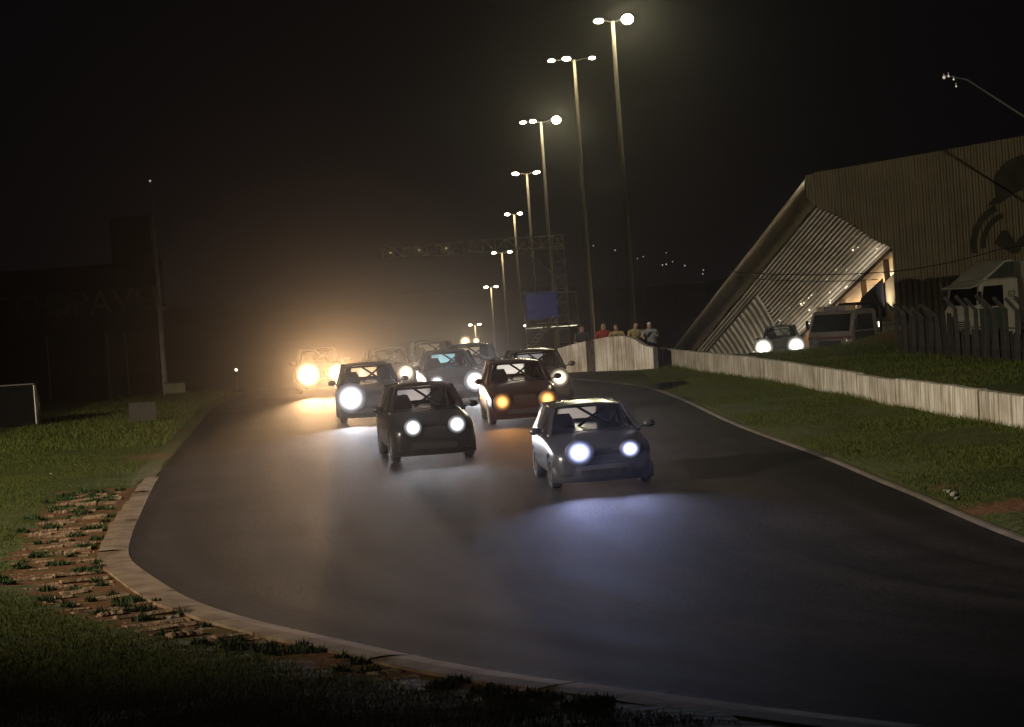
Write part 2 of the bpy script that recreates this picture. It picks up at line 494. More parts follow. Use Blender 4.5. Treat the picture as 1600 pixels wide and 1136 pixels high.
for n_, (p, t) in enumerate(walk(sub, 0.40)):
    nrm = Vector((t.y, -t.x))
    width = 1.15 if p.y > 33 else max(0.35, 1.25 - 0.085 * (33 - p.y))
    off = 0.5 + random.uniform(-0.05, 0.05); RUMBLE_PTS.append((p + nrm * (off + width / 2), width))
    u = 0.0
    while u < width - 0.08:                       # each row is broken into a few worn lengths
        l = min(width - u, random.choice((0.28, 0.36, 0.5, 0.62))); gap = random.uniform(.01, .05)
        if random.random() > 0.12:
            c = p + nrm * (off + u + l / 2)
            o = obj_from('rumble_block', block_meshes[random.randrange(6)], rumble)
            o.location = (c.x, c.y, ground_z(c.x, c.y) + random.uniform(-0.055, -0.004))
            o.rotation_euler = (random.uniform(-0.06, 0.06), random.uniform(-0.05, 0.05), math.atan2(nrm.y, nrm.x) + PI + random.uniform(-0.07, 0.07))
            o.scale = ((l - gap), random.uniform(.55, .75), random.uniform(0.7, 1.3))
        u += l

# ------------------------------------------------------------------ far hills
def hills():
    v, f = [], []
    xs = [i * 20 - 410 for i in range(42)]; ys = [330, 400, 460, 520, 580, 640, 690]
    for j, y in enumerate(ys):
        for x in xs:
            t = j / (len(ys) - 1)
            h = -25.6 + 25 * (t ** 0.7) + 5 * noise.noise((x * 0.012, y * 0.01, 4)) * t
            if j == 0: h = -25.6
            v.append((x, y, h))
    n = len(xs)
    for j in range(len(ys) - 1):
        for i in range(n - 1): a = j * n + i; f.append((a, a + 1, a + n + 1, a + n))
    return tag(obj_from('hills', mesh_data('hills', v, f, mottled('hill_scrub', (0.01, 0.012, 0.007), (0.025, 0.025, 0.014), 0.05, 0.95), True)), kind='structure')
hills()

# ------------------------------------------------------------------ concrete walls on the right
M_LOWWALL = streaked_wall('low_wall_paint', (0.55, 0.50, 0.44), (0.17, 0.145, 0.12), (2.8, 2.8, 0.13))
M_TALLWALL = streaked_wall('tall_wall_paint', (0.85, 0.78, 0.72), (0.36, 0.30, 0.27), (4.5, 4.5, 0.13))
WALL_LINE = [(4.95, 85.5), (5.4, 82), (6.2, 75.5), (6.96, 70), (7.45, 64), (7.87, 58.9), (8.5, 52.5), (9.15, 46.3), (10.3, 36), (11.6, 27), (13.5, 18)]
WL = smooth_line(WALL_LINE, 8)
def wall_segment(pts, htops, thick, name, m_, parent, base=-0.25):
    """a cast length of wall following pts with a bevelled top; htops = height at each point"""
    v, f = [], []
    for i, p in enumerate(pts):
        q = pts[min(i + 1, len(pts) - 1)]; o = pts[max(i - 1, 0)]; t = (q - o).normalized(); nrm = Vector((t.y, -t.x))
        h = htops[i]; gz = -drop(p.y)
        for (n_, z) in ((-thick / 2 - 0.05, base), (-thick / 2, 0.15), (-thick / 2 + 0.01, h - 0.02), (-thick / 2 + 0.03, h), (thick / 2 - 0.03, h), (thick / 2 - 0.01, h - 0.02), (thick / 2, 0.15), (thick / 2 + 0.05, base)):
            v.append((p.x + nrm.x * n_, p.y + nrm.y * n_, gz + z))
    for i in range(len(pts) - 1):
        for k in range(7): a = i * 8 + k; f.append((a, a + 8, a + 9, a + 1))
    f.append(tuple(range(8))); e = (len(pts) - 1) * 8; f.append(tuple(e + k for k in reversed(range(8))))
    me = mesh_data(name, v, f, m_); bm = bmesh.new(); bm.from_mesh(me); bmesh.ops.recalc_face_normals(bm, faces=bm.faces); bm.to_mesh(me); bm.free()
    return obj_from(name, me, parent)
low_wall = empty('concrete_wall', (0, 0, 0), 0, 'long low streaked concrete wall along the right grass verge', 'wall')
wp = walk(WL, 0.35)
i0 = 0; rngw = random.Random(3)
while i0 < len(wp) - 3:
    n = 11 if rngw.random() < 0.7 else 9
    seg = [p for p, t in wp[i0:i0 + n]]
    if len(seg) < 3: break
    sh = rngw.uniform(-0.025, 0.025); off = rngw.uniform(-0.02, 0.02)
    seg = [p + Vector((off, 0)) for p in seg]
    # a narrow open joint between panels
    d = (seg[-1] - seg[-2]).normalized(); seg[-1] = seg[-1] - d * 0.03
    wall_segment(seg, [0.63 + sh + 0.015 * noise.noise((p.x, p.y * 0.9, 1)) for p in seg], 0.22, 'wall_panel', M_LOWWALL, low_wall)
    i0 += n - 1

tall_wall = empty('concrete_barrier', (0, 0, 0), 0, 'tall white rain-streaked barrier with an arched top behind the cars', 'barrier')
TL = smooth_line([(0.0, 85.9), (1.5, 84.9), (2.7, 83.9), (3.6, 83.1), (4.62, 82.2)], 8)
def tall_h(x):
    k = [(-1, 0.6), (1.1, 0.72), (1.75, 0.90), (2.4, 1.04), (3.2, 1.17), (3.75, 1.18), (4.1, 1.03), (4.32, 0.84), (4.62, 0.76)]
    for (a, b), (c, d) in zip(k, k[1:]):
        if x <= c: return b + (d - b) * max(0, (x - a)) / (c - a)
    return 0.76
splits = [0.0, 2.66, 4.7]
for a, b in zip(splits, splits[1:]):
    seg = [p for p in TL if a <= p.x <= b]
    if b < 4: seg[-1] = seg[-1] - (seg[-1] - seg[-2]).normalized() * 0.03
    wall_segment(seg, [tall_h(p.x) for p in seg], 0.26, 'wall_panel', M_TALLWALL, tall_wall)
mb = MB(); mb.box((2.66, 83.72, 0.55), (0.10, 0.06, 1.1)); mb.build('joint_post', mottled('rusty_joint', (0.05, 0.035, 0.03), (0.12, 0.09, 0.07), 9, 0.9), tall_wall)

# ------------------------------------------------------------------ street lamps down the straight
M_POLE = mottled('lamp_pole_concrete', (0.15, 0.135, 0.11), (0.23, 0.21, 0.165), 3, 0.7, 0.2, 12, stretch=(1, 1, 0.1))
M_STEEL = mat('dark_steel', (0.08, 0.08, 0.085), 0.45, 0.6)
M_LAMP = emit('lamp_glow', (1.0, 0.86, 0.58), 70)
M_LAMP_HOT = emit('lamp_glow_hot', (1.0, 0.90, 0.66), 120)
LAMPS = [  # head pixel, depth, number of heads, hot head index, arm length
    (957, 31, 114, [(-0.62, 0.0, 1.0), (0.66, 0.0, 1.5)], 'tallest street lamp at the near end of the lamp row'),
    (897, 92, 135, [(-1.2, 0.0, .55), (-0.42, -0.6, 1.0), (0.95, 0.1, .5)], 'second street lamp of the row with three spread heads'),
    (845, 189, 158, [(-1.1, 0.1, .6), (-0.5, -0.4, .8), (0.95, -0.2, 1.7)], 'third street lamp of the row with one dazzling head'),
    (823, 270, 185, [(-0.85, -0.3, .9), (-0.75, 0.3, .7), (0.75, -0.3, .8), (0.65, 0.3, .7)], 'fourth street lamp of the row crossing the gantry behind'),
    (803, 334, 212, [(-0.55, 0, .9), (0.5, 0, .9)], 'fifth street lamp of the row standing behind the gantry beam'),
    (784, 394, 240, [(-0.75, 0, .7), (0.75, 0, .9)], 'sixth street lamp of the row just below the gantry beam'),
    (767, 448, 268, [(-0.5, 0, .85), (0.55, 0, .85)], 'seventh street lamp of the row with two round lit heads'),
    (742, 507, 295, [(-0.55, 0, .7), (0.5, 0, .7)], 'lowest and farthest street lamp of the row above the cars'),
]
for i, (px, py, D, heads, lab) in enumerate(LAMPS):
    top = P(px, py, D); gz = ground_z(top.x, D)
    root = empty('street_lamp', (top.x, D, gz), 0, lab, 'street lamp', 'street lamps along the straight')
    H = top.z - gz
    mb = MB(); mb.tube([(0, 0, -0.4), (0, 0, H * 0.5), (0, 0, H - 0.05)], [0.15, 0.115, 0.08], 12)
    mb.build('pole', M_POLE, root, True)
    mb = MB(); mb.tube([(0, 0, -0.1), (0, 0, 0.25)], [0.32, 0.24], 10); mb.build('base', M_STEEL, root)
    for (hx, hy, sc) in heads:
        mb = MB(); mb.tube([(0, 0, H - 0.12), (hx * 0.5, hy * 0.5, H - 0.02), (hx * 0.8, hy * 0.8, H)], 0.03, 6)
        arm = mb.build('arm', M_STEEL, root)
        hr = 0.13 + 0.09 * sc
        # housing: a flattened dome with a bowl lens under and in front of it
        mb = MB(); mb.ball((hx, hy + 0.1, H + 0.07), (hr * 1.1, hr, 0.09), 14, 6); hd = mb.build('lamp_head', M_STEEL, root, True)
        mb = MB(); mb.ball((hx, hy - 0.06, H - 0.02), (hr, hr * 0.9, 0.055 + 0.05 * sc + (.1 if sc > 1.3 else 0)), 16, 8)
        mb.build('lens', M_LAMP_HOT if sc > 1.3 else M_LAMP, hd, True)
        if sc > 1.3: light('flood_beam', 'SPOT', (hx, hy - .35, H - .1), 4500 * sc, (.98, .92, .56), .1, root, (math.radians(-84), 0, math.radians(2)), 34, 1.0)
    # the lit lamps of the mast
    light('lamp_light', 'POINT', (0, -0.6, H - 0.25), 110 if i < 4 else 110, (1.0, 0.80, 0.45), 0.2, root)

# ------------------------------------------------------------------ racing cars
M_RUBBER = mat('tyre_rubber', (0.016, 0.016, 0.017), 0.85)
M_RIM = mat('alloy_rim', (0.35, 0.35, 0.37), 0.3, 0.9)
M_BLACK = mat('black_plastic', (0.015, 0.015, 0.017), 0.55)
M_CABIN = mat('cabin_black', (.004, .004, .004), .9, 0, .1)
M_CAGE = mat('cage_steel', (0.02, 0.02, 0.022), 0.5, 0.2)
M_WIND = glass('windshield_glass', (0.6, 0.62, 0.64))
M_SIDEG = glass('side_glass', (0.06, 0.06, 0.065))
M_REARG = glass('dusty_rear_glass', (0.75, 0.75, 0.75), diffuse=0.85, dcol=(.95, .93, .9))
M_REARB = glass('blue_rear_film', (0.25, 0.55, 0.85), diffuse=0.85, dcol=(0.35, 0.7, 1.0))
M_STICK = mat('number_sticker', (0.02, 0.02, 0.03), 0.6)
M_CHROME = mat('chrome', (0.7, 0.7, 0.72), 0.15, 1.0)

def paint(name, col, metal=0.3):
    return mat(name, col, 0.28, metal, 0.5, 0.8)

def bloom_lamp_mat(key, col, s):
    """headlamp: glare bloom painted as emission, bright in the middle, fading to the rim"""
    nm = 'headlamp_bloom_' + key
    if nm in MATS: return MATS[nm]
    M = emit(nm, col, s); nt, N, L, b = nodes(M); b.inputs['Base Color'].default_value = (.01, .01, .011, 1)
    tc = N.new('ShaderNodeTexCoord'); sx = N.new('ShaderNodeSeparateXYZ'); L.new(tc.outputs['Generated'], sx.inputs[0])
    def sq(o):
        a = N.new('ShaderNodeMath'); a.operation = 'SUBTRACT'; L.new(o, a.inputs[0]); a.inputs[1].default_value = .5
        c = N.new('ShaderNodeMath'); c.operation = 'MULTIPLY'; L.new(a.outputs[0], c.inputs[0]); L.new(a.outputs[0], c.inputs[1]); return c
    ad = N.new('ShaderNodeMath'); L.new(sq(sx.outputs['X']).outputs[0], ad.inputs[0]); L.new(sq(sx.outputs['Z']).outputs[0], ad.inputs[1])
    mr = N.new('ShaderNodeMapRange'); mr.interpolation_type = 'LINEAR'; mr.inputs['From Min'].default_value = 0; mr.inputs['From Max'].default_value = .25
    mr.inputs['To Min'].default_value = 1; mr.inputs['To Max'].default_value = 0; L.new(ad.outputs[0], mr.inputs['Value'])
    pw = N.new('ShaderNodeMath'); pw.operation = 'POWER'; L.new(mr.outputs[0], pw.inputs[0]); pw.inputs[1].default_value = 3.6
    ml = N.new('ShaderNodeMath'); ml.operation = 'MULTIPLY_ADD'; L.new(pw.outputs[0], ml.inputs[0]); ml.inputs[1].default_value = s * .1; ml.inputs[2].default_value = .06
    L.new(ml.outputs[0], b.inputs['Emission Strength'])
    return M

CACHE = {}
def cached(key, fn):
    if key not in CACHE: CACHE[key] = fn()
    return CACHE[key]

def body_mesh(kind):
    """lofted lower body, rounded, with the wheel arches cut out, plus pillars and roof"""
    hood = 0.0 if kind != 'sedan' else -0.03
    tall = 0.0 if kind != 'suv' else 0.10
    S = [(-1.97, .58, .27, .44, .55, .60), (-1.93, .70, .22, .44, .62, .665), (-1.80, .785, .19, .46, .69, .735), (-1.45, .815, .18, .5, .765, .81),
         (-.95, .82, .18, .5, .83, .885), (-.66, .82, .18, .5, .865, .915), (0, .825, .18, .5, .885, .93), (.8, .825, .18, .5, .895, .935),
         (1.4, .82, .19, .52, .905, .945), (1.76, .785, .22, .54, .90, .945), (1.90, .72, .26, .55, .86, .915), (1.95, .60, .31, .55, .78, .85)]
    v, f = [], []
    for (y, w, zb, zm, zs, zt) in S:
        zs += hood; zt += hood
        if kind == 'suv': zm += .08; zs += tall; zt += tall
        half = [(0, zb), (w * .82, zb), (w * .965, zb + .05), (w, zm), (w * .985, zs - .07), (w * .94, zs), (w * .62, zt), (0, zt + .012)]
        ring = [(x, y, z) for x, z in half] + [(-x, y, z) for x, z in half[-2:0:-1]]
        v += ring
    n = 14
    for i in range(len(S) - 1):
        for k in range(n):
            a, b = i * n + k, i * n + (k + 1) % n
            f.append((a, b, b + n, a + n))
    f.append(tuple(reversed(range(n)))); e = (len(S) - 1) * n; f.append(tuple(e + k for k in range(n)))
    me = mesh_data('body', v, f, [M_BLACK], True)
    bm = bmesh.new(); bm.from_mesh(me); bmesh.ops.recalc_face_normals(bm, faces=bm.faces); bm.to_mesh(me); bm.free()
    o = obj_from('tmp_body', me)
    ss = o.modifiers.new('s', 'SUBSURF'); ss.levels = 2; ss.render_levels = 2
    cuts = []
    for y in (-1.2, 1.22):
        for s in (-1, 1):
            mb = MB(); mb.lathe([(0, 0.0), (0, .335), (.5, .335), (.5, 0.0)], 'x', (s * .85 - .25 - s * .1, y, .29), 28)
            c = mb.build('tmp_cut', M_BLACK); cuts.append(c)
            b = o.modifiers.new('b', 'BOOLEAN'); b.operation = 'DIFFERENCE'; b.solver = 'EXACT'; b.object = c
    bake(o)
    for c in cuts: bpy.data.objects.remove(c)
    me = o.data; bpy.data.objects.remove(o)
    bm = bmesh.new(); bm.from_mesh(me)
    # greenhouse: pillars and roof skin
    g = MB(); z0 = .90 + tall + hood; zr = 1.36 + tall * 1.6
    for s in (-1, 1):
        g.bar((s * .725, -.72, z0), (s * .575, -.08, zr), .075, .055)
        g.bar((s * .765, .48, z0), (s * .595, .45, zr), .09, .05)
        if kind == 'sedan':
            g.bar((s * .74, 1.40, z0), (s * .575, .98, zr), .16, .06)
        else:
            g.prism([(s * .765, 1.12, z0), (s * .745, 1.80, z0), (s * .59, 1.42, zr), (s * .60, 1.15, zr)], (-s * .05, 0, 0))
    ye = 1.0 if kind == 'sedan' else 1.42; yb = 1.42 if kind == 'sedan' else 1.80
    # rear panel round the back window
    for s in (-1, 1): g.prism([(s * .72, yb - .02, z0 - .02), (s * .35, yb - .05, z0 - .02), (s * .31, ye, zr + .02), (s * .60, ye, zr)], (0, .05, .02))
    g.bar((-.6, ye - .0, zr - .02), (.6, ye - .0, zr - .02), .10, .05)
    g.bar((-.68, yb - .03, z0 + .05), (.68, yb - .03, z0 + .05), .10, .13)
    # roof
    rn, rm_ = 8, 10; base = len(g.v)
    for lay in (0, 1):
        for j in range(rm_ + 1):
            t = j / rm_; y = -.13 + (ye + .06 + .13) * t
            for i in range(rn + 1):
                u = -1 + 2 * i / rn; e_ = abs(u) ** 3
                x = u * (.60 - .03 * abs(t - .4))
                cz = zr + .07 * (1 - e_) * (1 - 0.55 * (2 * t - .8) ** 2) - .02 * e_ - (.012 if lay else 0)
                if lay: cz -= .02
                g.v.append((x, y, cz))
    N1 = (rn + 1) * (rm_ + 1)
    for lay in (0, 1):
        for j in range(rm_):
            for i in range(rn):
                a = base + lay * N1 + j * (rn + 1) + i
                q = (a, a + 1, a + rn + 2, a + rn + 1); g.f.append(q if not lay else tuple(reversed(q)))
    for j in range(rm_):
        for i in (0, rn):
            a = base + j * (rn + 1) + i; g.f.append((a, a + rn + 1, a + rn + 1 + N1, a + N1))
    for i in range(rn):
        for j in (0, rm_):
            a = base + j * (rn + 1) + i; g.f.append((a, a + 1, a + 1 + N1, a + N1))
    gm_ = g.mesh('g', M_BLACK, True); bm.from_mesh(gm_); bpy.data.meshes.remove(gm_)
    bm.to_mesh(me); bm.free()
    for p in me.polygons: p.use_smooth = True
    me.set_sharp_from_angle(angle=math.radians(38))
    me.name = 'body_' + kind
    return me

def pane_mesh(corners, nx_=8, bulge=0.04, bdir=(0, -1, 0.3)):
    a, b, c, d = (Vector(q) for q in corners); v, f = [], []; bd = Vector(bdir)
    for j in range(5):
        for i in range(nx_ + 1):
            u, t = i / nx_, j / 4
            p = a.lerp(b, u).lerp(d.lerp(c, u), t); p += bd * bulge * (1 - (2 * u - 1) ** 2) * 1.0
            v.append(p)
    for j in range(4):
        for i in range(nx_): q = j * (nx_ + 1) + i; f.append((q, q + 1, q + nx_ + 2, q + nx_ + 1))
    return mesh_data('pane', v, f, M_WIND, True)

def tyre_mesh():
    mb = MB(); mb.lathe([(-.085, .19), (-.09, .25), (-.075, .285), (-.04, .295), (.04, .295), (.075, .285), (.09, .25), (.085, .19), (-.085, .19)], 'x', n=32)
    return mb.mesh('tyre', M_RUBBER, True)
def rim_mesh():
    mb = MB(); mb.lathe([(.04, .0), (.06, .05), (.045, .06)], 'x', n=16)
    mb.lathe([(-.08, .195), (.075, .195), (.08, .18), (.05, .172), (-.08, .17)], 'x', n=28)
    for k in range(5):
        a = 2 * PI * k / 5; d = Vector((0, math.cos(a), math.sin(a)))
        mb.bar(Vector((.045, 0, 0)) + d * .03, Vector((.055, 0, 0)) + d * .18, .05, .02, up=Vector((1, 0, 0)))
    return mb.mesh('rim', M_RIM)
def bloom_lens_mesh(r):
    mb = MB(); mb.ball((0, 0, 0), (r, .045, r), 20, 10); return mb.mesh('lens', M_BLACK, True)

def override(o, m_):
    o.material_slots[0].link = 'OBJECT'; o.material_slots[0].material = m_
    return o

def race_car(x, y, yaw, label, pnt, kind='hatch', sep=.82, lamp=((.9, .93, 1.0), 60, 'white'), power=2500, lamp_r=(.115, .115), lamp_z=.62,
             rear=None, number=None, scale=1.0, group='racing cars in the pack', name='race_car', cat='race car', beam=62, lift=0.0, zs=1.0):
    x -= 1.95 * math.sin(yaw)
    gz = ground_z(x, y) + 0.012 + lift
    root = empty(name, (x, y, gz), yaw, label, cat, group); root.scale = (scale, scale, scale * zs)
    tall = .10 if kind == 'suv' else 0; hood = -.03 if kind == 'sedan' else 0
    z0 = .90 + tall + hood; zr = 1.36 + tall * 1.6
    ye = 1.0 if kind == 'sedan' else 1.42; yb = 1.42 if kind == 'sedan' else 1.80
    override(obj_from('body', cached('body' + kind, lambda: body_mesh(kind)), root), pnt)
    obj_from('windshield', cached('ws' + kind, lambda: pane_mesh([(-.69, -.73, z0 + .01), (.69, -.73, z0 + .01), (.55, -.12, zr - .01), (-.55, -.12, zr - .01)])), root)
    override(obj_from('rear_window', cached('rw' + kind, lambda: pane_mesh([(-.37, yb - .06, z0 + .10), (.37, yb - .06, z0 + .10), (.33, ye + .01, zr - .07), (-.33, ye + .01, zr - .07)], 8, .02, (0, 1, .2))), root), rear or M_REARG)
    for s in (-1, 1):
        override(obj_from('side_window', cached('sf%s%d' % (kind, s), lambda: pane_mesh([(s * .745, -.62, z0 + .01), (s * .765, .45, z0 + .01), (s * .595, .42, zr - .02), (s * .59, -.05, zr - .02)], 4, .01, (s, 0, 0))), root), M_SIDEG)
        override(obj_from('quarter_window', cached('sq%s%d' % (kind, s), lambda: pane_mesh([(s * .762, .52, z0 + .01), (s * .757, (1.35 if kind == 'sedan' else 1.12), z0 + .01), (s * .592, (.98 if kind == 'sedan' else 1.15), zr - .02), (s * .597, .48, zr - .02)], 4, .01, (s, 0, 0))), root), M_SIDEG)
        # mirror
        def mirror_mesh():
            mb = MB(); mb.ball((s * .93, -.56, .985 + tall), (.10, .06, .07), 12, 8); mb.bar((s * .76, -.56, .93 + tall), (s * .88, -.56, .965 + tall), .035, .03)
            return mb.mesh('mirror', M_BLACK, True)
        override(obj_from('mirror', cached('mi%s%d' % (kind, s), mirror_mesh), root), pnt)
        # headlight: recessed dark housing, chrome bowl ring and glowing lens
        def housing():
            mb = MB(); mb.lathe([(.10, .15), (-.035, .165), (-.045, .155), (-.02, .12), (.04, .05), (.04, 0)], 'y', n=24); return mb.mesh('headlight', M_CHROME, True)
        h = obj_from('headlight', cached('hs', housing), root); h.location = (s * sep / 2, -1.955, lamp_z + tall)
        r = lamp_r[0] if s < 0 else lamp_r[1]
        l = override(obj_from('lens', cached('ln%.3f' % r, lambda: bloom_lens_mesh(r * 1.5)), h), bloom_lamp_mat(lamp[2], lamp[0], lamp[1])); l.location = (0, -.035, 0)  # lens widened beyond the lamp to carry the painted bloom
        pw = HEAD_K * power * (min(r, .18) / .115) ** 2
        light('headlight_beam', 'SPOT', (s * sep / 2, -2.07, lamp_z + tall), pw, lamp[0], .07, root, (math.radians(-91.5), 0, 0), beam, .8)
        for yy in (-1.2, 1.22):
            t = obj_from('wheel', cached('tyre', tyre_mesh), root); t.location = (s * .715, yy, .295)
            rm2 = obj_from('rim', cached('rim', rim_mesh), t)
            if s < 0: rm2.rotation_euler = (0, 0, PI)
    def grille():
        mb = MB()
        for k in range(4): mb.box((0, -1.965 + .008 * k, .52 + .035 * k), (.44 + .02 * k, .03, .016))
        mb.box((0, -1.945, .575), (.5, .03, .17)); return mb.mesh('grille', M_BLACK)
    g_ = obj_from('grille', cached('gr', grille), root); g_.location = (0, 0, tall)
    def bumper():
        mb = MB(); n = 12; v = []; f = []
        prof = [(.0, .13), (-.05, .15), (-.075, .30), (-.07, .40), (-.02, .44), (.05, .44)]
        for i in range(n + 1):
            u = -1 + 2 * i / n; x_ = u * .80; y_ = -1.93 + .32 * abs(u) ** 4
            for (dy, z_) in prof: v.append((x_, y_ + dy, z_))
        k = len(prof)
        for i in range(n):
            for q in range(k - 1): a = i * k + q; f.append((a, a + 1, a + k + 1, a + k))
        mb.add(v, f); return mb.mesh('bumper', M_BLACK, True)
    override(obj_from('bumper', cached('bu', bumper), root), pnt)
    def intake():
        mb = MB(); mb.box((0, -1.99, .30), (.78, .035, .10))
        for k in range(3): mb.box((-.25 + .25 * k, -2.012, .30), (.02, .02, .10))
        return mb.mesh('air_intake', M_BLACK)
    obj_from('air_intake', cached('ai', intake), root)
    def cage():
        mb = MB()
        mb.tube([(-.62, .55, .92), (-.56, .55, 1.22), (-.50, .55, 1.31), (.50, .55, 1.31), (.56, .55, 1.22), (.62, .55, .92)], .022, 8)
        mb.tube([(-.10, .62, 1.31), (.42, .62, .92)], .024, 8); mb.tube([(.44, .64, 1.31), (-.12, .64, .92)], .024, 8)
        for s in (-1, 1): mb.tube([(s * .52, .55, 1.29), (s * .55, ye - .1, .97)], .02, 8)
        return mb.mesh('roll_cage', M_CAGE, True)
    rc = obj_from('roll_cage', cached('rc' + kind, cage), root); rc.location = (0, 0, tall + hood)
    def seat():
        mb = MB(); mb.prism([(-.58, .28, .85), (-.16, .28, .85), (-.20, .38, 1.10), (-.25, .40, 1.20), (-.49, .40, 1.20), (-.54, .38, 1.10)], (0, .09, 0)); return mb.mesh('seat', M_CABIN)
    st = obj_from('seat', cached('se', seat), root); st.location = (0, 0, tall + hood)
    def wiper():
        mb = MB(); mb.tube([(-.35, -.765, .93), (.12, -.745, .955)], .011, 6); mb.tube([(.15, -.76, .93), (.52, -.735, .955)], .011, 6); return mb.mesh('wiper', M_BLACK)
    wi = obj_from('wiper', cached('wi', wiper), root); wi.location = (0, 0, tall + hood + .012)
    if number:
        nm = text_mesh(number, .27, .004, M_STICK)
        o = obj_from('number_sticker', nm, root); o.location = (-.24, (yb + ye) / 2 - .06, (z0 + zr) / 2 + .005)
        ang = math.atan2(zr - z0 - .15, -(yb - ye - .07))
        o.rotation_euler = (PI - ang, 0, 0)
    return root

BLUEW = ((.50, .56, 1.0), 70, 'blue_white'); WHITE = ((.93, .93, 1.0), 70, 'white'); WARM = ((1.0, .74, .42), 70, 'warm'); ORANGE = ((1.0, .42, .10), 45, 'orange')
SOFTWARM = ((1.0, .85, .62), 60, 'soft_warm')
race_car(1.345, 41.97, math.radians(5), 'dark grey hatchback leading the pack on the right with blue-white headlights', paint('silver_paint', (.09, .09, .105), .5),
         lamp=BLUEW, power=5200, lamp_r=(.155, .112), lamp_z=.665, sep=.80, zs=.9)
race_car(-1.545, 50.4, math.radians(8), 'dark hatchback in front centre with two white lamps and a lit rear window', paint('graphite_paint', (.018, .018, .021), .4), lamp=WHITE, power=2600, lamp_r=(.118, .118), sep=.84, lamp_z=.68, number='2')
race_car(.23, 60.4, math.radians(4.5), 'dark red hatchback with two dim orange lamps behind the leading car', paint('maroon_paint', (.03, .009, .009), .3), lamp=ORANGE, power=3500, lamp_r=(.14, .14), sep=1.04, lamp_z=.54)
race_car(.76, 67.6, math.radians(5), 'grey sedan beside the white barrier with a warm right headlamp', paint('grey_paint', (.07, .065, .065), .5), 'sedan', lamp=SOFTWARM, power=3600, lamp_r=(.10, .165), sep=.86, lamp_z=.70)
race_car(-1.57, 72, math.radians(6.5), 'dark purple hatchback with a blue-tinted rear window in the middle of the pack', paint('purple_paint', (.028, .02, .038), .4), lamp=WHITE, power=6000, lamp_r=(.15, .21), sep=1.05, lamp_z=.58, rear=M_REARB, number='37')
race_car(-3.52, 65.5, math.radians(6), 'grey hatchback on the left with dazzling white headlamps', paint('slate_paint', (.04, .037, .037), .4), lamp=WHITE, power=7500, lamp_r=(.26, .16), sep=1.08, lamp_z=.64)
race_car(-3.63, 79, math.radians(6), 'brown hatchback at the back left with a warm yellow headlamp', paint('brown_paint', (.045, .026, .018), .35), lamp=SOFTWARM, power=6000, lamp_r=(.12, .19), sep=.84, lamp_z=.68, number='7')
race_car(-2.42, 84.2, math.radians(5), 'olive hatchback hidden at the back behind the purple car', paint('olive_paint', (.05, .045, .02), .35), lamp=WARM, power=2600, lamp_r=(.12, .12))
race_car(-1.0, 77, math.radians(5), 'black hatchback at the back between the purple car and the grey sedan', paint('black_paint', (.02, .02, .024), .3), lamp=WHITE, power=3800, lamp_r=(.11, .165), sep=.84)
race_car(-6.15, 84.9, math.radians(7), 'hatchback at far left hidden in the orange glare of its headlamps', paint('ochre_paint', (.16, .08, .03), .3), lamp=((1.0, .60, .29), 170, 'amber_white'), power=52000, lamp_r=(.31, .24), sep=.94, beam=26)
wl = P(727, 534, 97); wz = ground_z(wl.x, 97)
tri = empty('work_light', (wl.x, 97, wz), 0, 'warm dazzling work light on a tripod behind the rearmost cars', 'work light')
mb = MB(); mb.tube([(0, 0, .7), (0, 0, wl.z - wz)], .025, 8)
for a_ in (90, 210, 330): mb.tube([(0, 0, .8), (.5 * math.cos(math.radians(a_)), .5 * math.sin(math.radians(a_)), 0)], .018, 6)
mb.build('tripod', M_BLACK, tri)
for dx_, r_ in ((0, .16), (.42, .10)):
    mb = MB(); mb.box((dx_, .09, wl.z - wz), (.34, .14, .30)); mb.bar((0, .09, wl.z - wz - .1), (dx_, .09, wl.z - wz - .1), .04); hd_ = mb.build('lamp_head', M_BLACK, tri, bevel=.02)
    l_ = override(obj_from('lens', bloom_lens_mesh(r_ * 1.5), hd_), bloom_lamp_mat(WARM[2], WARM[0], WARM[1])); l_.location = (dx_, -.0, wl.z - wz)  # same widened lens with bloom painted into its emission
    light('work_beam', 'SPOT', (dx_, -.12, wl.z - wz), 9000 * (r_ / .16) ** 2 * HEAD_K, WARM[0], .08, tri, (math.radians(-91), 0, 0), 36, 1.0)
race_car(11.15, 108.2, math.radians(-8), 'dark car with bright headlights waiting on the service road by the tow truck', paint('navy_paint', (.025, .03, .045), .3), 'suv', lamp=((1.0, .93, .80), 90, 'cream'), power=4500, lamp_r=(.28, .27), sep=1.36, lamp_z=.66, group='vehicles on the service road', name='parked_car', cat='car')

# ------------------------------------------------------------------ grandstand
M_GALV = mottled('galvanised_sheet', (0.50, 0.45, 0.36), (0.66, 0.60, 0.49), 0.8, 0.38, 0.15, 6, metal=0.55)
M_ROLLED = mottled('rolled_sheet', (0.60, 0.50, 0.30), (0.72, 0.62, 0.42), 0.5, 0.40, 0.2, 1.6, metal=0.45)
M_CLAD = mottled('ochre_cladding', (0.23, 0.195, 0.13), (0.32, 0.275, 0.19), 0.6, 0.55, 0.1, 8, metal=0.25)
M_CREAM = mottled('cream_plaster', (0.55, 0.43, 0.27), (0.66, 0.54, 0.36), 0.5, 0.85, 0.15, 10)
M_BROWN = mottled('brown_column', (0.10, 0.06, 0.03), (0.16, 0.10, 0.05), 2, 0.7)
M_TUBE = emit('strip_light', (1.0, 0.80, 0.48), 30)
D1, D2 = 122.0, 173.0
E0 = P(1258, 278, D1); VX = P(1043, 556, D2) - E0
gs = empty('grandstand', (E0.x + 6, D1, ground_z(20, D1)), 0, 'grandstand with a corrugated metal canopy sloping down behind the tow truck', 'grandstand')
def gp(px, py): return P(px, py, D1)
inv = -Vector(gs.location)
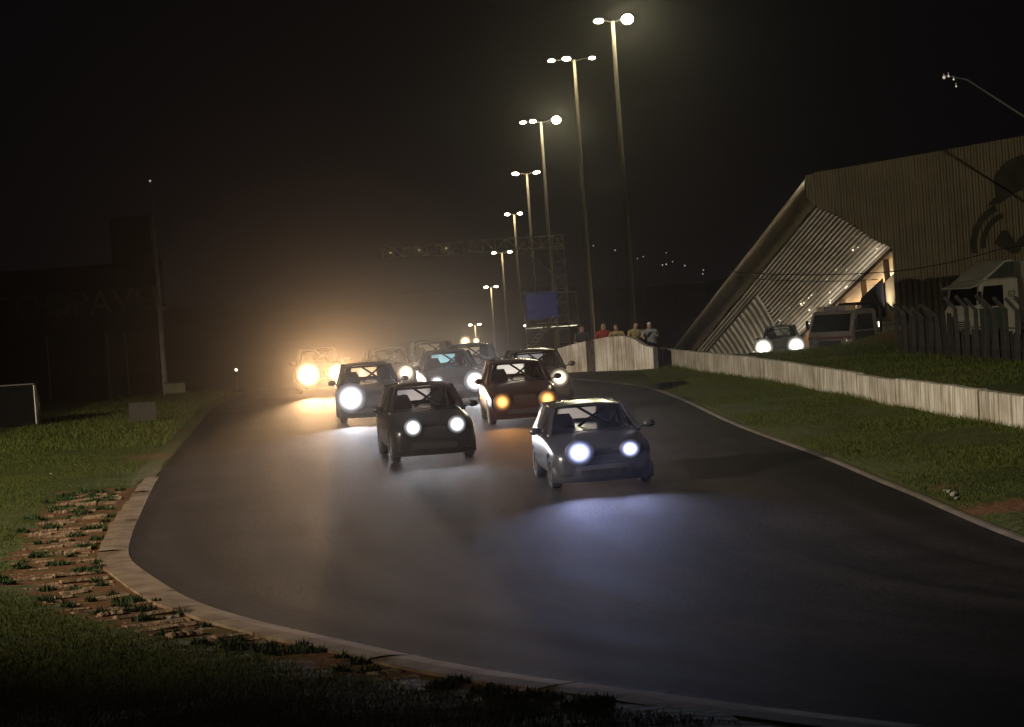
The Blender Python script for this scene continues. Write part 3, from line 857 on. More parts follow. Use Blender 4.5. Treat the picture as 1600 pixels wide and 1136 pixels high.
def gbuild(mbv, name, m_, smooth=False):
    mbv.v = [tuple(Vector(q) + inv) for q in mbv.v]
    return mbv.build(name, m_, gs, smooth)
# rolled eave
ev = [gp(1262, 274), gp(1258, 281), gp(1257, 293), gp(1260, 306), gp(1266, 316), gp(1274, 323)]
ev = smooth_line([(q.x, q.z) for q in ev], 4)
mb = MB(); NL = 24; n = len(ev); vs = []; fs = []
for j in range(NL + 1):
    t = j / NL
    for q in ev:
        w = 0.03 * noise.noise((t * 9, q.y * 0.8, 2)) + 0.05 * math.sin(t * 38) * math.sin((q.y - ev[0].y) * 2.5)
        vs.append(Vector((q.x + w, D1, q.y)) + VX * t)
for j in range(NL):
    for k in range(n - 1): a = j * n + k; fs.append((a, a + 1, a + n + 1, a + n))
mb.add(vs, fs); eave = gbuild(mb, 'eave', M_ROLLED, True)
# underside of the canopy: ribs run the length of the stand
arc = [gp(1274, 323), gp(1296, 331), gp(1320, 344), gp(1345, 360), gp(1366, 374), gp(1392, 386)]
arc = smooth_line([(q.x, q.z) for q in arc], 8)
ribs = walk(arc, 0.05); mb = MB(); vs = []; fs = []
prof = []
for i, (p, t) in enumerate(ribs):
    nrm = Vector((-t.y, t.x)); o_ = (0.0, 0.05, 0.05, 0.0)[i % 4]; prof.append(p + nrm * -o_)
n = len(prof); NS = 6
for j in range(NS + 1):
    for q in prof: vs.append(Vector((q.x, D1, q.y)) + VX * (j / NS))
for j in range(NS):
    for k in range(n - 1): a = j * n + k; fs.append((a, a + 1, a + n + 1, a + n))
mb.add(vs, fs); gbuild(mb, 'canopy', M_GALV)
# crosswise ribbed sheet added to imitate a reflection on the lower canopy
mb = MB(); vs = []; fs = []; rows = 64
ap = [p for p, t in walk(arc, 0.3)][2:13]
for j in range(rows):
    t = 0.40 + 0.42 * j / (rows - 1)
    for k, q in enumerate(ap):
        o_ = (0.0, 0.06, 0.06, 0.0)[j % 4]; sh = 0.012 * k
        vs.append(Vector((q.x, D1, q.y - 0.10 - o_)) + VX * (t + sh))
n = len(ap)
for j in range(rows - 1):
    for k in range(n - 1): a = j * n + k; fs.append((a, a + 1, a + n + 1, a + n))
mb.add(vs, fs); gbuild(mb, 'reflection_sheet', M_GALV)
# roof skin
rl = [gp(1262, 274), gp(1275, 269), gp(1330, 260), gp(1450, 239), gp(1600, 212), gp(1720, 192)]
mb = MB(); mb.add([q for q in rl] + [q + VX for q in rl] , [(k, k + 1, k + 7, k + 6) for k in range(5)]); gbuild(mb, 'roof', M_CLAD)
# end wall with upright ribs
rlx = [(q.x, q.z) for q in rl]; low = [(q.x, q.y) for q in arc]
lowpts = [(E0.x - .05, E0.z)] + [(p.x, p.y) for p in ev[8:]] + low
def interp(tab, x):
    if x <= tab[0][0]: return tab[0][1]
    for (a, b), (c, d) in zip(tab, tab[1:]):
        if x <= c: return b + (d - b) * (x - a) / max(c - a, 1e-6)
    return tab[-1][1]
lowpts = sorted(lowpts)
xk = gp(1394, 386).x; gbase = ground_z(20, D1) - 1.0
x = E0.x; cols = []; i = 0
while x < rl[-1].x:
    cols.append((x, (0.0, 0.0, 0.07, 0.07)[i % 4])); x += 0.075; i += 1
vs = []; fs = []
for (x, dz) in cols:
    top = interp(rlx, x); bot = interp(lowpts, x) if x < xk else gbase
    vs += [(x, D1 - 0.05 - dz, top), (x, D1 - 0.05 - dz, min(bot, top - 0.01))]
for k in range(len(cols) - 1): fs.append((2 * k, 2 * k + 2, 2 * k + 3, 2 * k + 1))
mb = MB(); mb.add(vs, fs); gbuild(mb, 'end_wall', M_CLAD)
# parapet, back wall, floor and columns
Q = gp(1396, 428); K = gp(1392, 386); LF = 1.0
mb = MB(); mb.prism([Q, Q + Vector((.25, 0, 0)), Q + Vector((.25, 0, -9)), Q + Vector((0, 0, -9))], VX); gbuild(mb, 'parapet', M_CREAM)
B = Q + Vector((2.6, 0, 0))
mb = MB(); mb.prism([B + Vector((0, 0, -1.2)), B + Vector((.2, 0, -1.2)), B + Vector((.2, 0, 3.0)), B + Vector((0, 0, 3.0))], VX); gbuild(mb, 'back_wall', M_CREAM)
mb = MB(); mb.prism([Q + Vector((.25, 0, -1.05)), B + Vector((0, 0, -1.05)), B + Vector((0, 0, -1.2)), Q + Vector((.25, 0, -1.2))], VX); gbuild(mb, 'walkway', M_BROWN)
mb = MB(); mb.prism([K + Vector((-.1, 0, .02)), B + Vector((.2, 0, 1.45)), B + Vector((.2, 0, 1.6)), K + Vector((-.1, 0, .2))], VX); gbuild(mb, 'ceiling', M_BROWN)
mb = MB(); mb.bar(K + Vector((0.1, -.02, -.14)), K + Vector((.1, 0, -.14)) + VX, .3, .22); gbuild(mb, 'beam', M_BROWN)
for k in range(10):
    t = 0.035 + k * 0.104
    q = Q + VX * t; top = K + VX * t
    mb = MB(); mb.bar(q + Vector((.12, 0, -.02)), top + Vector((.12, 0, -.2)), .26, .24, up=Vector((0, 1, 0))); gbuild(mb, 'column', M_BROWN)
for k in range(9):
    t = 0.075 + k * 0.104
    c = B + VX * t + Vector((-.25, 0, .95 - .04 * k))
    mb = MB(); mb.tube([c - VX * .018, c + VX * .018], .05, 8); gbuild(mb, 'strip_light', M_TUBE)
    light('strip_glow', 'POINT', tuple(c + Vector((-.35, 0, -.1)) + inv), 300, (1, .76, .44), .15, gs)
# string of small bulbs and fixtures under the canopy edge
mb = MB()
rb = random.Random(5)
for k in range(34):
    t = rb.uniform(0.0, .95); q = arc[int(rb.uniform(.55, .98) * (len(arc) - 1))] if k % 3 else arc[int(.70 * (len(arc) - 1))]
    mb.ball(Vector((q.x, D1, q.y - .12)) + VX * t, rb.choice([.018, .025, .035]), 6, 4)
o = gbuild(mb, 'bulbs', emit('small_bulb', (1, .85, .6), 4)); o['kind'] = 'stuff'
# lamps along the lower wall of the stand light the canopy from below
for t in (.02, .2, .38, .56, .74, .92):
    c = Q + VX * t + Vector((-.7, 0, -2.0))
    mb = MB(); mb.box(c, (.16, .22, .10)); mb.bar(c + Vector((.05, 0, 0)), c + Vector((.72, 0, -.02)), .04); gbuild(mb, 'wall_lamp', M_STEEL)
    light('wall_lamp_light', 'SPOT', tuple(c + Vector((-.05, 0, .12)) + inv), 210, (1, .88, .70), .08, gs, (0, math.radians(180 - 12), 0), 150, .6)
# painted mural on the end wall
M_MURAL = mottled('mural_paint', (0.06, 0.055, 0.045), (0.10, 0.09, 0.07), 1.2, 0.8)
mb = MB()
def plate(poly, dy=-.16):
    mb.prism([Vector((0, dy, 0)) + gp(*q) for q in poly], (0, .03, 0))
plate([(1552, 288), (1556, 270), (1572, 252), (1592, 243), (1625, 238), (1660, 250), (1668, 280), (1640, 300), (1604, 294), (1585, 302), (1562, 318), (1542, 322), (1556, 306)])
def arcstrip(cx, cy_, r0, r1, a0, a1, n=10):
    pts = []
    for k in range(n + 1): a = math.radians(a0 + (a1 - a0) * k / n); pts.append((cx + r1 * math.cos(a), cy_ + r1 * math.sin(a)))
    for k in range(n, -1, -1): a = math.radians(a0 + (a1 - a0) * k / n); pts.append((cx + r0 * math.cos(a), cy_ + r0 * math.sin(a)))
    plate(pts)
arcstrip(1582, 380, 56, 66, 165, 245); arcstrip(1582, 380, 42, 50, 170, 250)
plate([(1552, 380), (1566, 360), (1574, 360), (1586, 380), (1602, 362), (1610, 362), (1590, 396), (1582, 396)])
mural = gbuild(mb, 'mural', M_MURAL); mural['kind'] = 'stuff'
# dark hanging banner
bq = Q + VX * .035 + Vector((-.14, 0, .15)); bq2 = Q + VX * .135 + Vector((-.14, 0, .15))
mb = MB(); mb.prism([bq, bq2, bq2 + Vector((0, 0, -1.75)), bq + Vector((0, 0, -1.75))], (.04, 0, 0))
bo = mb.build('banner', mottled('banner_cloth', (.03, .03, .04), (.05, .05, .065), 1.5, .9)); tag(bo, 'dark banner hanging on the cream parapet of the grandstand', 'banner')

# ------------------------------------------------------------------ people
M_SKIN = mat('skin', (.38, .22, .15), .6); M_HAIR = mat('hair', (.02, .015, .012), .7)
def person(loc, rz, label, shirt, trousers, lean=0.0, group=None, arms='rest', cap=None):
    """one skinned body: legs, torso leaning by lean radians, arms, neck and head"""
    hip = Vector((0, 0, .92)); ln = Vector((0, -math.sin(lean), math.cos(lean)))
    ch = hip + ln * .42; nk = hip + ln * .56; hd = nk + Vector((0, -math.sin(lean * .6), math.cos(lean * .6))) * .13; tp = hd + Vector((0, -math.sin(lean * .4), math.cos(lean * .4))) * .12
    V_ = [hip, hip + ln * .2, ch, nk, hd, tp]; R_ = [.155, .14, .165, .06, .088, .07]; E_ = [(0, 1), (1, 2), (2, 3), (3, 4), (4, 5)]
    for s in (-1, 1):
        b = len(V_)
        V_ += [Vector((s * .10, 0, .82)), Vector((s * .11, -.02, .48)), Vector((s * .12, .02, .08)), Vector((s * .13, -.14, .04))]; R_ += [.095, .07, .045, .04]
        E_ += [(0, b), (b, b + 1), (b + 1, b + 2), (b + 2, b + 3)]
        sh = ch + ln * .06 + Vector((s * .20, 0, 0))
        if arms == 'rest': el = sh + Vector((s * .06, -.05, -.28)); ha = el + Vector((-s * .05, -.24, .02))
        else: el = sh + Vector((s * .08, -.16, -.20)); ha = el + Vector((-s * .14, -.14, .16))
        b = len(V_)
        V_ += [sh, el, ha, ha + (ha - el).normalized() * .09]; R_ += [.062, .045, .036, .03]
        E_ += [(2, b), (b, b + 1), (b + 1, b + 2), (b + 2, b + 3)]
    me = bpy.data.meshes.new('person'); me.from_pydata([tuple(q) for q in V_], E_, [])
    o = obj_from('person', me)
    sk = o.modifiers.new('skin', 'SKIN'); sk.use_smooth_shade = True
    for q, r in zip(me.skin_vertices[0].data, R_): q.radius = (r, r)
    me.skin_vertices[0].data[0].use_root = True
    sb = o.modifiers.new('s', 'SUBSURF'); sb.levels = 1; sb.render_levels = 1
    bake(o); me = o.data; me.materials.clear()
    for mm in (shirt, trousers, M_SKIN, M_HAIR, cap or M_HAIR): me.materials.append(mm)
    for p in me.polygons:
        c = p.center; p.use_smooth = True
        if (c - nk).dot(ln) > .02 and (c - hd).length < .24:
            p.material_index = 3 if ((c - hd).z > .06 or (c.y - hd.y) > .03) else 2
            if cap and (c - hd).z > .045: p.material_index = 4
        elif c.z < .86 and abs(c.x) < .30 and (c.y > -.2 - .3 * lean): p.material_index = 1
        elif abs(c.x) > .2 and (c - ch).length > .36: p.material_index = 2
    o.location = loc; o.rotation_euler = (0, 0, rz)
    return tag(o, label, 'person', group)
CL = {k: mat('cloth_' + k, c, .85) for k, c in dict(red=(.30, .025, .025), tan=(.34, .26, .13), grey=(.20, .21, .23), black=(.03, .03, .035), white=(.6, .58, .55), denim=(.05, .07, .13), maroon=(.22, .04, .05), green=(.06, .14, .06), blue=(.06, .10, .28)).items()}
def stand(x, y, *a, **k): return person((x, y, ground_z(x, y)), *a, **k)
gA = 'spectators behind the white barrier'
stand(2.35, 85.6, .1, 'spectator in dark shirt near the left end of the white barrier', CL['black'], CL['denim'], .75, gA)
stand(3.05, 84.9, .1, 'spectator in red shirt behind the white barrier', CL['red'], CL['denim'], .62, gA)
stand(3.62, 84.5, -.3, 'spectator in tan jacket leaning on the white barrier with arms out', CL['tan'], CL['black'], .78, gA, 'up')
stand(4.05, 84.3, .2, 'spectator in khaki shirt at the top of the barrier arch', CL['tan'], CL['denim'], .70, gA)
stand(4.62, 83.6, -.2, 'spectator in grey jacket and pale cap by the right end of the barrier', CL['grey'], CL['black'], .72, gA, 'up', CL['white'])
gB = 'spectators along the grandstand parapet'
for k, (t, sh_, lab) in enumerate([(.16, 'black', 'black-shirted spectator nearest the hanging banner'), (.20, 'red', 'spectator in bright red shirt at the parapet by the banner'), (.245, 'green', 'spectator in green shirt between red shirts at the parapet'),
                                   (.285, 'maroon', 'spectator in maroon shirt midway along the parapet'), (.32, 'white', 'spectator in white shirt midway along the parapet'), (.365, 'red', 'spectator in red shirt above the tow truck cab'), (.42, 'maroon', 'farthest maroon-shirted spectator at the parapet')]):
    q = Q + VX * t
    person((q.x + .62, q.y, q.z - 1.05), -.5 + .2 * (k % 3), lab, CL[sh_], CL['denim'], .25, gB)

# ------------------------------------------------------------------ tow truck on the service road
M_TRUCKP = mottled('tow_truck_paint', (.24, .22, .21), (.31, .28, .26), 3, .45, metal=0.1)
M_DGLASS = mat('dark_glass', (.012, .013, .015), .12, 0, .25)
M_STRIPE = mat('red_stripe', (.16, .05, .045), .5)
M_BLUELET = mat('blue_letters', (.05, .07, .42), .5)
def truck_wheel(parent, x, y, r=.40, w=.24):
    mb = MB(); mb.lathe([(-w / 2, r * .55), (-w / 2, r * .9), (-w / 2 + .03, r), (w / 2 - .03, r), (w / 2, r * .9), (w / 2, r * .55), (-w / 2, r * .55)], 'x', n=28)
    o = mb.build('wheel', M_RUBBER, parent, True); o.location = (x, y, r)
    mb = MB(); sg = 1 if x > 0 else -1
    mb.lathe([(sg * w * .42, r * .58), (sg * w * .20, r * .45), (sg * w * .25, r * .2), (sg * w * .45, r * .16), (sg * w * .45, 0)], 'x', n=20); mb.build('rim', M_RIM, o, True)
tt = empty('tow_truck', (14.45, 110.6, ground_z(13.9, 110.6) + 0.02), math.radians(-42), 'pale tow truck with lettered cab roof parked by the grandstand', 'tow truck', 'vehicles on the service road')
prof = [(-1.0, .48), (-1.03, .62), (-1.03, 1.10), (-.98, 1.18), (-.70, 1.92), (-.55, 2.0), (.55, 2.0), (.72, 1.9), (.75, .60), (.62, .48)]
mb = MB(); mb.prism([(-1.0, y_, z_) for y_, z_ in prof], (2.0, 0, 0)); cab = mb.build('cab', M_TRUCKP, tt, bevel=.05)
mb = MB(); mb.prism([(-.88, -.985, 1.22), (.88, -.985, 1.22), (.82, -.735, 1.86), (-.82, -.735, 1.86)], (0, -.018, .006)); mb.build('windshield', M_DGLASS, tt)
for s in (-1, 1):
    mb = MB(); mb.prism([(s * 1.0, -.78, 1.22), (s * 1.0, .45, 1.22), (s * 1.0, .40, 1.82), (s * 1.0, -.56, 1.82)], (s * .012, 0, 0)); mb.build('side_window', M_DGLASS, tt)
    mb = MB(); mb.prism([(s * 1.0, -.80, .66), (s * 1.0, .50, .66), (s * 1.0, .50, 1.17), (s * 1.0, -.80, 1.17)], (s * .010, 0, 0)); d_ = mb.build('door', mat('truck_door_dark', (.05, .045, .04), .5), tt)
    mb = MB(); mb.box((s * 1.03, .38, 1.05), (.03, .14, .03)); mb.build('door_handle', M_BLACK, d_)
    mb = MB(); mb.lathe([(.05, .12), (-.03, .12), (-.05, .10), (-.055, 0)], 'y', n=18); h = mb.build('headlight', mat('lamp_glass', (.75, .75, .78), .12, .6), tt, True); h.location = (s * .72, -1.04, .86)
    mb = MB(); mb.box((s * 1.16, -.80, 1.5), (.09, .06, .34)); mb.bar((s * 1.0, -.78, 1.62), (s * 1.15, -.8, 1.62), .03); mb.build('mirror', M_BLACK, tt)
    truck_wheel(tt, s * .86, -.42); truck_wheel(tt, s * .86, 3.6)
    mb = MB(); mb.prism([(s * 1.06, 1.0, .98), (s * 1.06, 5.4, .98), (s * 1.06, 5.4, 1.22), (s * 1.06, 1.0, 1.22)], (s * .05, 0, 0)); rail = mb.build('side_rail', M_TRUCKP, tt)
    mb = MB(); mb.lathe([(-.14, .50), (.14, .50), (.14, .46), (-.14, .46)], 'x', (s * .88, -.42, .42), 24); mb.build('wheel_arch', M_TRUCKP, tt)
tm = obj_from('side_lettering', text_mesh('TR', .34, .012, M_STRIPE), tt); tm.location = (1.12, 3.4, 1.10); tm.rotation_euler = (PI / 2, 0, PI / 2)
mb = MB(); mb.box((0, -1.045, .98), (1.98, .02, .10)); mb.build('stripe', M_STRIPE, tt)
mb = MB(); mb.box((0, -1.05, .78), (1.0, .03, .20)); mb.build('grille', M_BLACK, tt)
mb = MB(); mb.box((0, -1.10, .50), (2.02, .14, .20)); mb.build('bumper', M_TRUCKP, tt, bevel=.03)
mb = MB(); mb.box((0, -1.18, .50), (.42, .02, .14)); mb.build('number_plate', M_BLACK, tt)
mb = MB(); mb.box((0, -.50, 2.06), (1.7, .16, .22)); hb = mb.build('roof_sign', M_CREAM, tt, bevel=.02)
tm = obj_from('lettering', text_mesh('RESGATE', .24, .012, M_BLUELET), hb); tm.location = (0, -.59, 2.06); tm.rotation_euler = (PI / 2, 0, 0)
mb = MB(); mb.tube([(-.98, 1.0, .9), (-.98, 1.0, 2.05), (-.85, 1.0, 2.18), (.85, 1.0, 2.18), (.98, 1.0, 2.05), (.98, 1.0, .9)], .06, 8); mb.tube([(-.98, 1.0, 1.6), (.98, 1.0, 1.6)], .04, 8); mb.build('headboard_hoop', M_BLACK, tt, True)
mb = MB(); mb.box((0, 3.2, .92), (2.1, 4.5, .12)); mb.build('flatbed', M_STEEL, tt)
mb = MB(); mb.box((0, 2.2, .66), (.8, 6.4, .22)); mb.build('chassis', M_BLACK, tt)
light_mb = MB(); light_mb.tube([(.9, 1.02, 1.25), (.9, 1.02, 1.45)], .035, 8); light_mb.build('work_lamp', emit('work_lamp_glow', (1, .9, .7), 6), tt)

tt.scale = (1.13,) * 3
# ------------------------------------------------------------------ white lorry behind the fence
M_WHITE = mottled('lorry_white', (.50, .48, .40), (.60, .58, .50), 2, .4)
M_GREEN = mottled('lorry_green', (.05, .08, .06), (.08, .11, .08), 2, .4)
lt = empty('lorry', (20.6, 111.5, ground_z(20.6, 111.5)), math.radians(-66), 'white lorry cab numbered 02 with a roof fairing behind the post fence', 'lorry', 'vehicles on the service road')
prof = [(-1.10, .55), (-1.16, .75), (-1.16, 1.95), (-1.02, 2.12), (-.84, 3.06), (-.62, 3.22), (1.10, 3.24), (1.12, .55)]
mb = MB(); mb.prism([(-1.2, y_, z_) for y_, z_ in prof], (2.4, 0, 0)); mb.build('cab', M_WHITE, lt, bevel=.05)
mb = MB(); mb.prism([(-1.08, -1.02, 2.18), (1.08, -1.02, 2.18), (1.0, -.86, 2.96), (-1.0, -.86, 2.96)], (0, -.02, .004)); mb.build('windshield', M_DGLASS, lt)
mb = MB(); mb.prism([(-1.12, -.88, 3.04), (1.12, -.88, 3.04), (1.1, -1.30, 2.92), (-1.1, -1.30, 2.92)], (0, 0, .05)); mb.build('sun_visor', M_WHITE, lt)
fpr = [(-.70, 3.22), (1.08, 3.24), (1.08, 4.02), (.85, 4.06), (.55, 4.02)]
mb = MB(); mb.prism([(-1.08, y_, z_) for y_, z_ in fpr], (2.16, 0, 0)); rfo = mb.build('roof_fairing', M_WHITE, lt, bevel=.04)
for s in (-1, 1):
    mb = MB(); mb.prism([(s * 1.085, -.42, 3.27), (s * 1.085, 1.04, 3.28), (s * 1.085, 1.04, 3.97), (s * 1.085, .60, 3.95)], (s * .012, 0, 0)); mb.build('side_panel', mottled('fairing_grey', (.06, .07, .065), (.09, .10, .09), 2, .5), rfo)
for s in (-1, 1):
    mb = MB(); mb.prism([(s * 1.2, -.85, 2.10), (s * 1.2, .30, 2.10), (s * 1.2, .30, 2.98), (s * 1.2, -.68, 2.98)], (s * .014, 0, 0)); mb.build('side_window', M_DGLASS, lt)
    mb = MB(); mb.prism([(s * 1.2, -.98, .80), (s * 1.2, .36, .80), (s * 1.2, .36, 2.04), (s * 1.2, -.98, 2.04)], (s * .012, 0, 0)); mb.build('door', M_GREEN if s > 0 else M_WHITE, lt)
    mb = MB(); mb.box((s * 1.38, -1.02, 2.50), (.12, .10, .55)); mb.bar((s * 1.2, -.95, 2.75), (s * 1.36, -1.02, 2.75), .03); mb.build('mirror', M_BLACK, lt)
    mb = MB(); mb.lathe([(.05, .14), (-.03, .14), (-.05, .11), (-.055, 0)], 'y', n=18); h = mb.build('headlight', MATS['lamp_glass'], lt, True); h.location = (s * .9, -1.17, .95)
    truck_wheel(lt, s * 1.02, -.30, .50, .30); truck_wheel(lt, s * 1.02, 3.2, .50, .30)
    mb = MB(); mb.prism([(s * 1.2, .40, 2.15), (s * 1.2, 1.08, 2.15), (s * 1.2, 1.08, 3.0), (s * 1.2, .40, 3.0)], (s * .006, 0, 0)); pn = mb.build('side_panel', M_WHITE, lt)
    if s > 0:
        tm = obj_from('lettering', text_mesh('02', .42, .012, M_GREEN), pn); tm.location = (1.213, .74, 2.55); tm.rotation_euler = (PI / 2, 0, PI / 2)
mb = MB(); mb.box((0, -1.2, .58), (2.42, .16, .34)); mb.build('bumper', M_STEEL, lt, bevel=.03)
mb = MB()
for k in range(5): mb.box((0, -1.175, 1.08 + .1 * k), (1.5, .03, .05))
mb.build('grille', M_STEEL, lt)
mb = MB(); mb.box((0, 2.6, .8), (1.0, 6.2, .25)); mb.build('chassis', M_BLACK, lt)
mb = MB(); mb.box((0, 4.9, 2.6), (2.5, 6.6, 2.7)); mb.build('cargo_box', M_WHITE, lt, bevel=.04)

# ------------------------------------------------------------------ post fence
M_POST = mottled('fence_post_concrete', (.018, .016, .015), (.035, .03, .028), 5, .9)
M_PICK = mottled('picket_wood', (.010, .009, .008), (.022, .018, .016), 6, .95)
fence = empty('fence', (12.4, 82, 0), 0, 'dark palisade fence with angled concrete post tops beyond the right wall', 'fence')
A_, B_ = Vector((12.35, 81.8)), Vector((14.45, 68.6))
def post_mesh():
    mb = MB(); mb.bar((0, 0, -.3), (0, 0, 1.52), .12, .10, up=Vector((0, 1, 0))); mb.bar((0, 0, 1.48), (-.30, .05, 1.86), .10, .08, up=Vector((0, 1, 0))); return mb.mesh('post', M_POST)
def picket_mesh():
    mb = MB(); mb.prism([(-.035, 0, -.1), (.035, 0, -.1), (.035, 0, 1.22), (0, 0, 1.28), (-.035, 0, 1.22)], (0, .03, 0)); return mb.mesh('picket', M_PICK)
pm, km = post_mesh(), picket_mesh()
frng = random.Random(11)
LF_ = (B_ - A_).length; dirf = (B_ - A_) / LF_
for k in range(17):
    d = LF_ * k / 16
    if k in (6,): continue
    q = A_ + dirf * d
    o = obj_from('post', pm, fence); o.location = (q.x - 12.4, q.y - 82, ground_z(q.x, q.y)); o.rotation_euler = (frng.uniform(-.03, .03), frng.uniform(-.03, .03), frng.uniform(-.12, .12))
    s_ = frng.uniform(.95, 1.05) * (0.86 if k < 6 else 1.0); o.scale = (1, 1, s_)
nk_ = 150
for k in range(nk_):
    d = LF_ * (k + .5) / nk_; q = A_ + dirf * d + Vector((.10, 0))
    o = obj_from('picket', km, fence); o.location = (q.x - 12.4, q.y - 82, ground_z(q.x, q.y)); o.rotation_euler = (frng.uniform(-.05, .05), frng.uniform(-.06, .06), math.atan2(dirf.y, dirf.x) + frng.uniform(-.2, .2))
    o.scale = (frng.uniform(.8, 1.25), 1, frng.uniform(.78, 1.0) * (1.08 if k < 60 else .72))
for z_ in (.35, .95):
    mb = MB(); pts = [(A_.x + .08 - 12.4 + dirf.x * LF_ * i / 10, A_.y - 82 + dirf.y * LF_ * i / 10, ground_z(A_.x + dirf.x * LF_ * i / 10, A_.y + dirf.y * LF_ * i / 10) + z_) for i in range(11)]
    mb.tube(pts, .02, 6); mb.build('rail', M_PICK, fence)

# ------------------------------------------------------------------ timing gantry over the track
M_ALU = mat('gantry_aluminium', (.55, .54, .53), .5, .3)
DG = 118.0
gtop_r = P(880, 367, DG); gbot_r = P(880.5, 385, DG); gtop_l = P(595, 387, DG); gbot_l = P(596, 404, DG)
gy = ground_z(gtop_r.x, DG)
gan = empty('gantry', (gtop_r.x, DG, gy), 0, 'lattice truss gantry reaching over the track beside the lamp row', 'gantry')
go = Vector((gtop_r.x, DG, gy)); dp = Vector((0, .5, 0))
mb = MB()
for c0, c1 in ((gtop_l, gtop_r), (gbot_l, gbot_r)):
    for dd in (Vector(), dp): mb.tube([c0 - go + dd, c1 - go + dd], .028, 6)
nb = 16
for k in range(nb + 1):
    a = gtop_l.lerp(gtop_r, k / nb) - go; b = gbot_l.lerp(gbot_r, k / nb) - go
    mb.tube([a, b], .018, 5); mb.tube([a + dp, b + dp], .018, 5); mb.tube([a, a + dp], .018, 5); mb.tube([b, b + dp], .018, 5)
    if k < nb:
        a2 = gtop_l.lerp(gtop_r, (k + 1) / nb) - go; b2 = gbot_l.lerp(gbot_r, (k + 1) / nb) - go
        mb.tube([a, b2] if k % 2 else [b, a2], .016, 5); mb.tube([a + dp, b2 + dp] if k % 2 else [b + dp, a2 + dp], .016, 5)
mb.build('truss_beam', M_ALU, gan)
mb = MB(); H_ = gtop_r.z - gy; w_ = .52
cor = [(-w_, 0), (0, 0), (-w_, .5), (0, .5)]
for (x_, y_) in cor: mb.tube([(x_, y_, -.2), (x_, y_, H_)], .028, 6)
nr = 12
for k in range(nr):
    z_ = H_ * k / nr; z2 = H_ * (k + 1) / nr
    mb.tube([(-w_, 0, z_), (0, 0, z_)], .02, 5); mb.tube([(-w_, .5, z_), (0, .5, z_)], .02, 5); mb.tube([(-w_, 0, z_), (-w_, .5, z_)], .02, 5); mb.tube([(0, 0, z_), (0, .5, z_)], .02, 5)
    mb.tube([(-w_, 0, z_), (0, 0, z2)] if k % 2 else [(0, 0, z_), (-w_, 0, z2)], .016, 5)
mb.build('truss_leg', M_ALU, gan)
mb = MB(); mb.tube([(-1.9, .25, gbot_r.z - gy), (-1.3, .25, gbot_r.z - gy - .5), (-w_, .25, gbot_r.z - gy - 1.3)], .03, 6); mb.build('brace', M_ALU, gan)
mb = MB(); mb.box((-w_ / 2, .25, -.05), (1.2, 1.4, .1)); mb.build('base_plate', M_STEEL, gan)
M_BOXL = mat('signal_box', (.42, .34, .26), .6)
for (px_, py_) in ((609, 395), (654, 391), (696, 388)):
    c = P(px_, py_, DG) - go
    mb = MB(); mb.box(c + Vector((0, .2, 0)), (.40, .24, .38)); sgn = mb.build('signal_box', M_BOXL, gan)
    mb = MB(); mb.ball(c + Vector((.03, .07, .0)), (.06, .03, .035), 10, 6); mb.build('signal_lens', emit('signal_glow', (1, .78, .45), .45), sgn)
c = P(729, 383, DG) - go
mb = MB(); mb.box(c + Vector((0, -.1, .12)), (.08, .1, .2)); mb.ball(c + Vector((.03, -.1, -.12)), .06, 10, 6); mb.build('camera_head', mat('camera_grey', (.4, .4, .42), .4), gan)

def flare_panel_material():
    M = emit('flare_blue_glow', (.10, .15, .70), .05); M.node_tree.nodes['Principled BSDF'].inputs['Base Color'].default_value = (.01, .01, .02, 1); return M
# marshal scaffold with steps and a panel glowing in painted lens-flare blue
DS = 113.0
a = P(818, 460, DS); b = P(901, 456, DS); gsz = ground_z((a.x + b.x) / 2, DS)
sc_ = empty('scaffold_tower', ((a.x + b.x) / 2, DS, gsz), 0, 'scaffold platform with dark panel given a lens-flare blue glow and steps behind the gantry leg', 'scaffold')
so = Vector(sc_.location); al, bl = a - so, b - so
mb = MB()
for q in (al, bl):
    for dy in (0, 1.8): mb.tube([(q.x, dy, -.1), (q.x, dy, q.z)], .025, 6)
mb.build('upright', M_ALU, sc_)
mb = MB(); mb.tube([al, bl], .02, 6); mb.tube([al + Vector((0, 1.8, 0)), bl + Vector((0, 1.8, 0))], .02, 6); hz = P(830, 506, DS).z - so.z
mb.tube([(al.x, 0, hz), (bl.x, 0, hz)], .02, 6); mb.build('rail', M_ALU, sc_)
mb = MB(); mb.box((al.x + .80, 1.7, (hz + al.z) / 2 + .1), (1.42, .04, al.z - hz - .1)); mb.build('flare_panel', flare_panel_material(), sc_)
mb = MB(); mb.box(((al.x + bl.x) / 2, .9, hz - .25), (abs(bl.x - al.x) - .06, 1.8, .06)); mb.build('platform', M_STEEL, sc_)
q0 = P(826, 549, DS - .6) - so; q1 = P(866, 502, DS - .6) - so
mb = MB(); mb.bar(q0 + Vector((0, 0, .25)), q1 + Vector((0, 0, .25)), .035, .05); mb.bar(q0, q1, .03, .12)
mb.build('stair_stringer', M_ALU, sc_)
for k in range(8):
    c = q0.lerp(q1, (k + .5) / 8)
    mb = MB(); mb.box(c + Vector((-.12, -.15, .02)), (.34, .30, .035)); mb.build('stair_tread', mat('tread_metal', (.6, .6, .58), .35, .6), sc_)
mb = MB(); mb.ball(P(820, 509, DS - .3) - so, .05, 10, 6); mb.build('small_lamp', emit('small_lamp_glow', (1, .9, .8), 5), sc_)

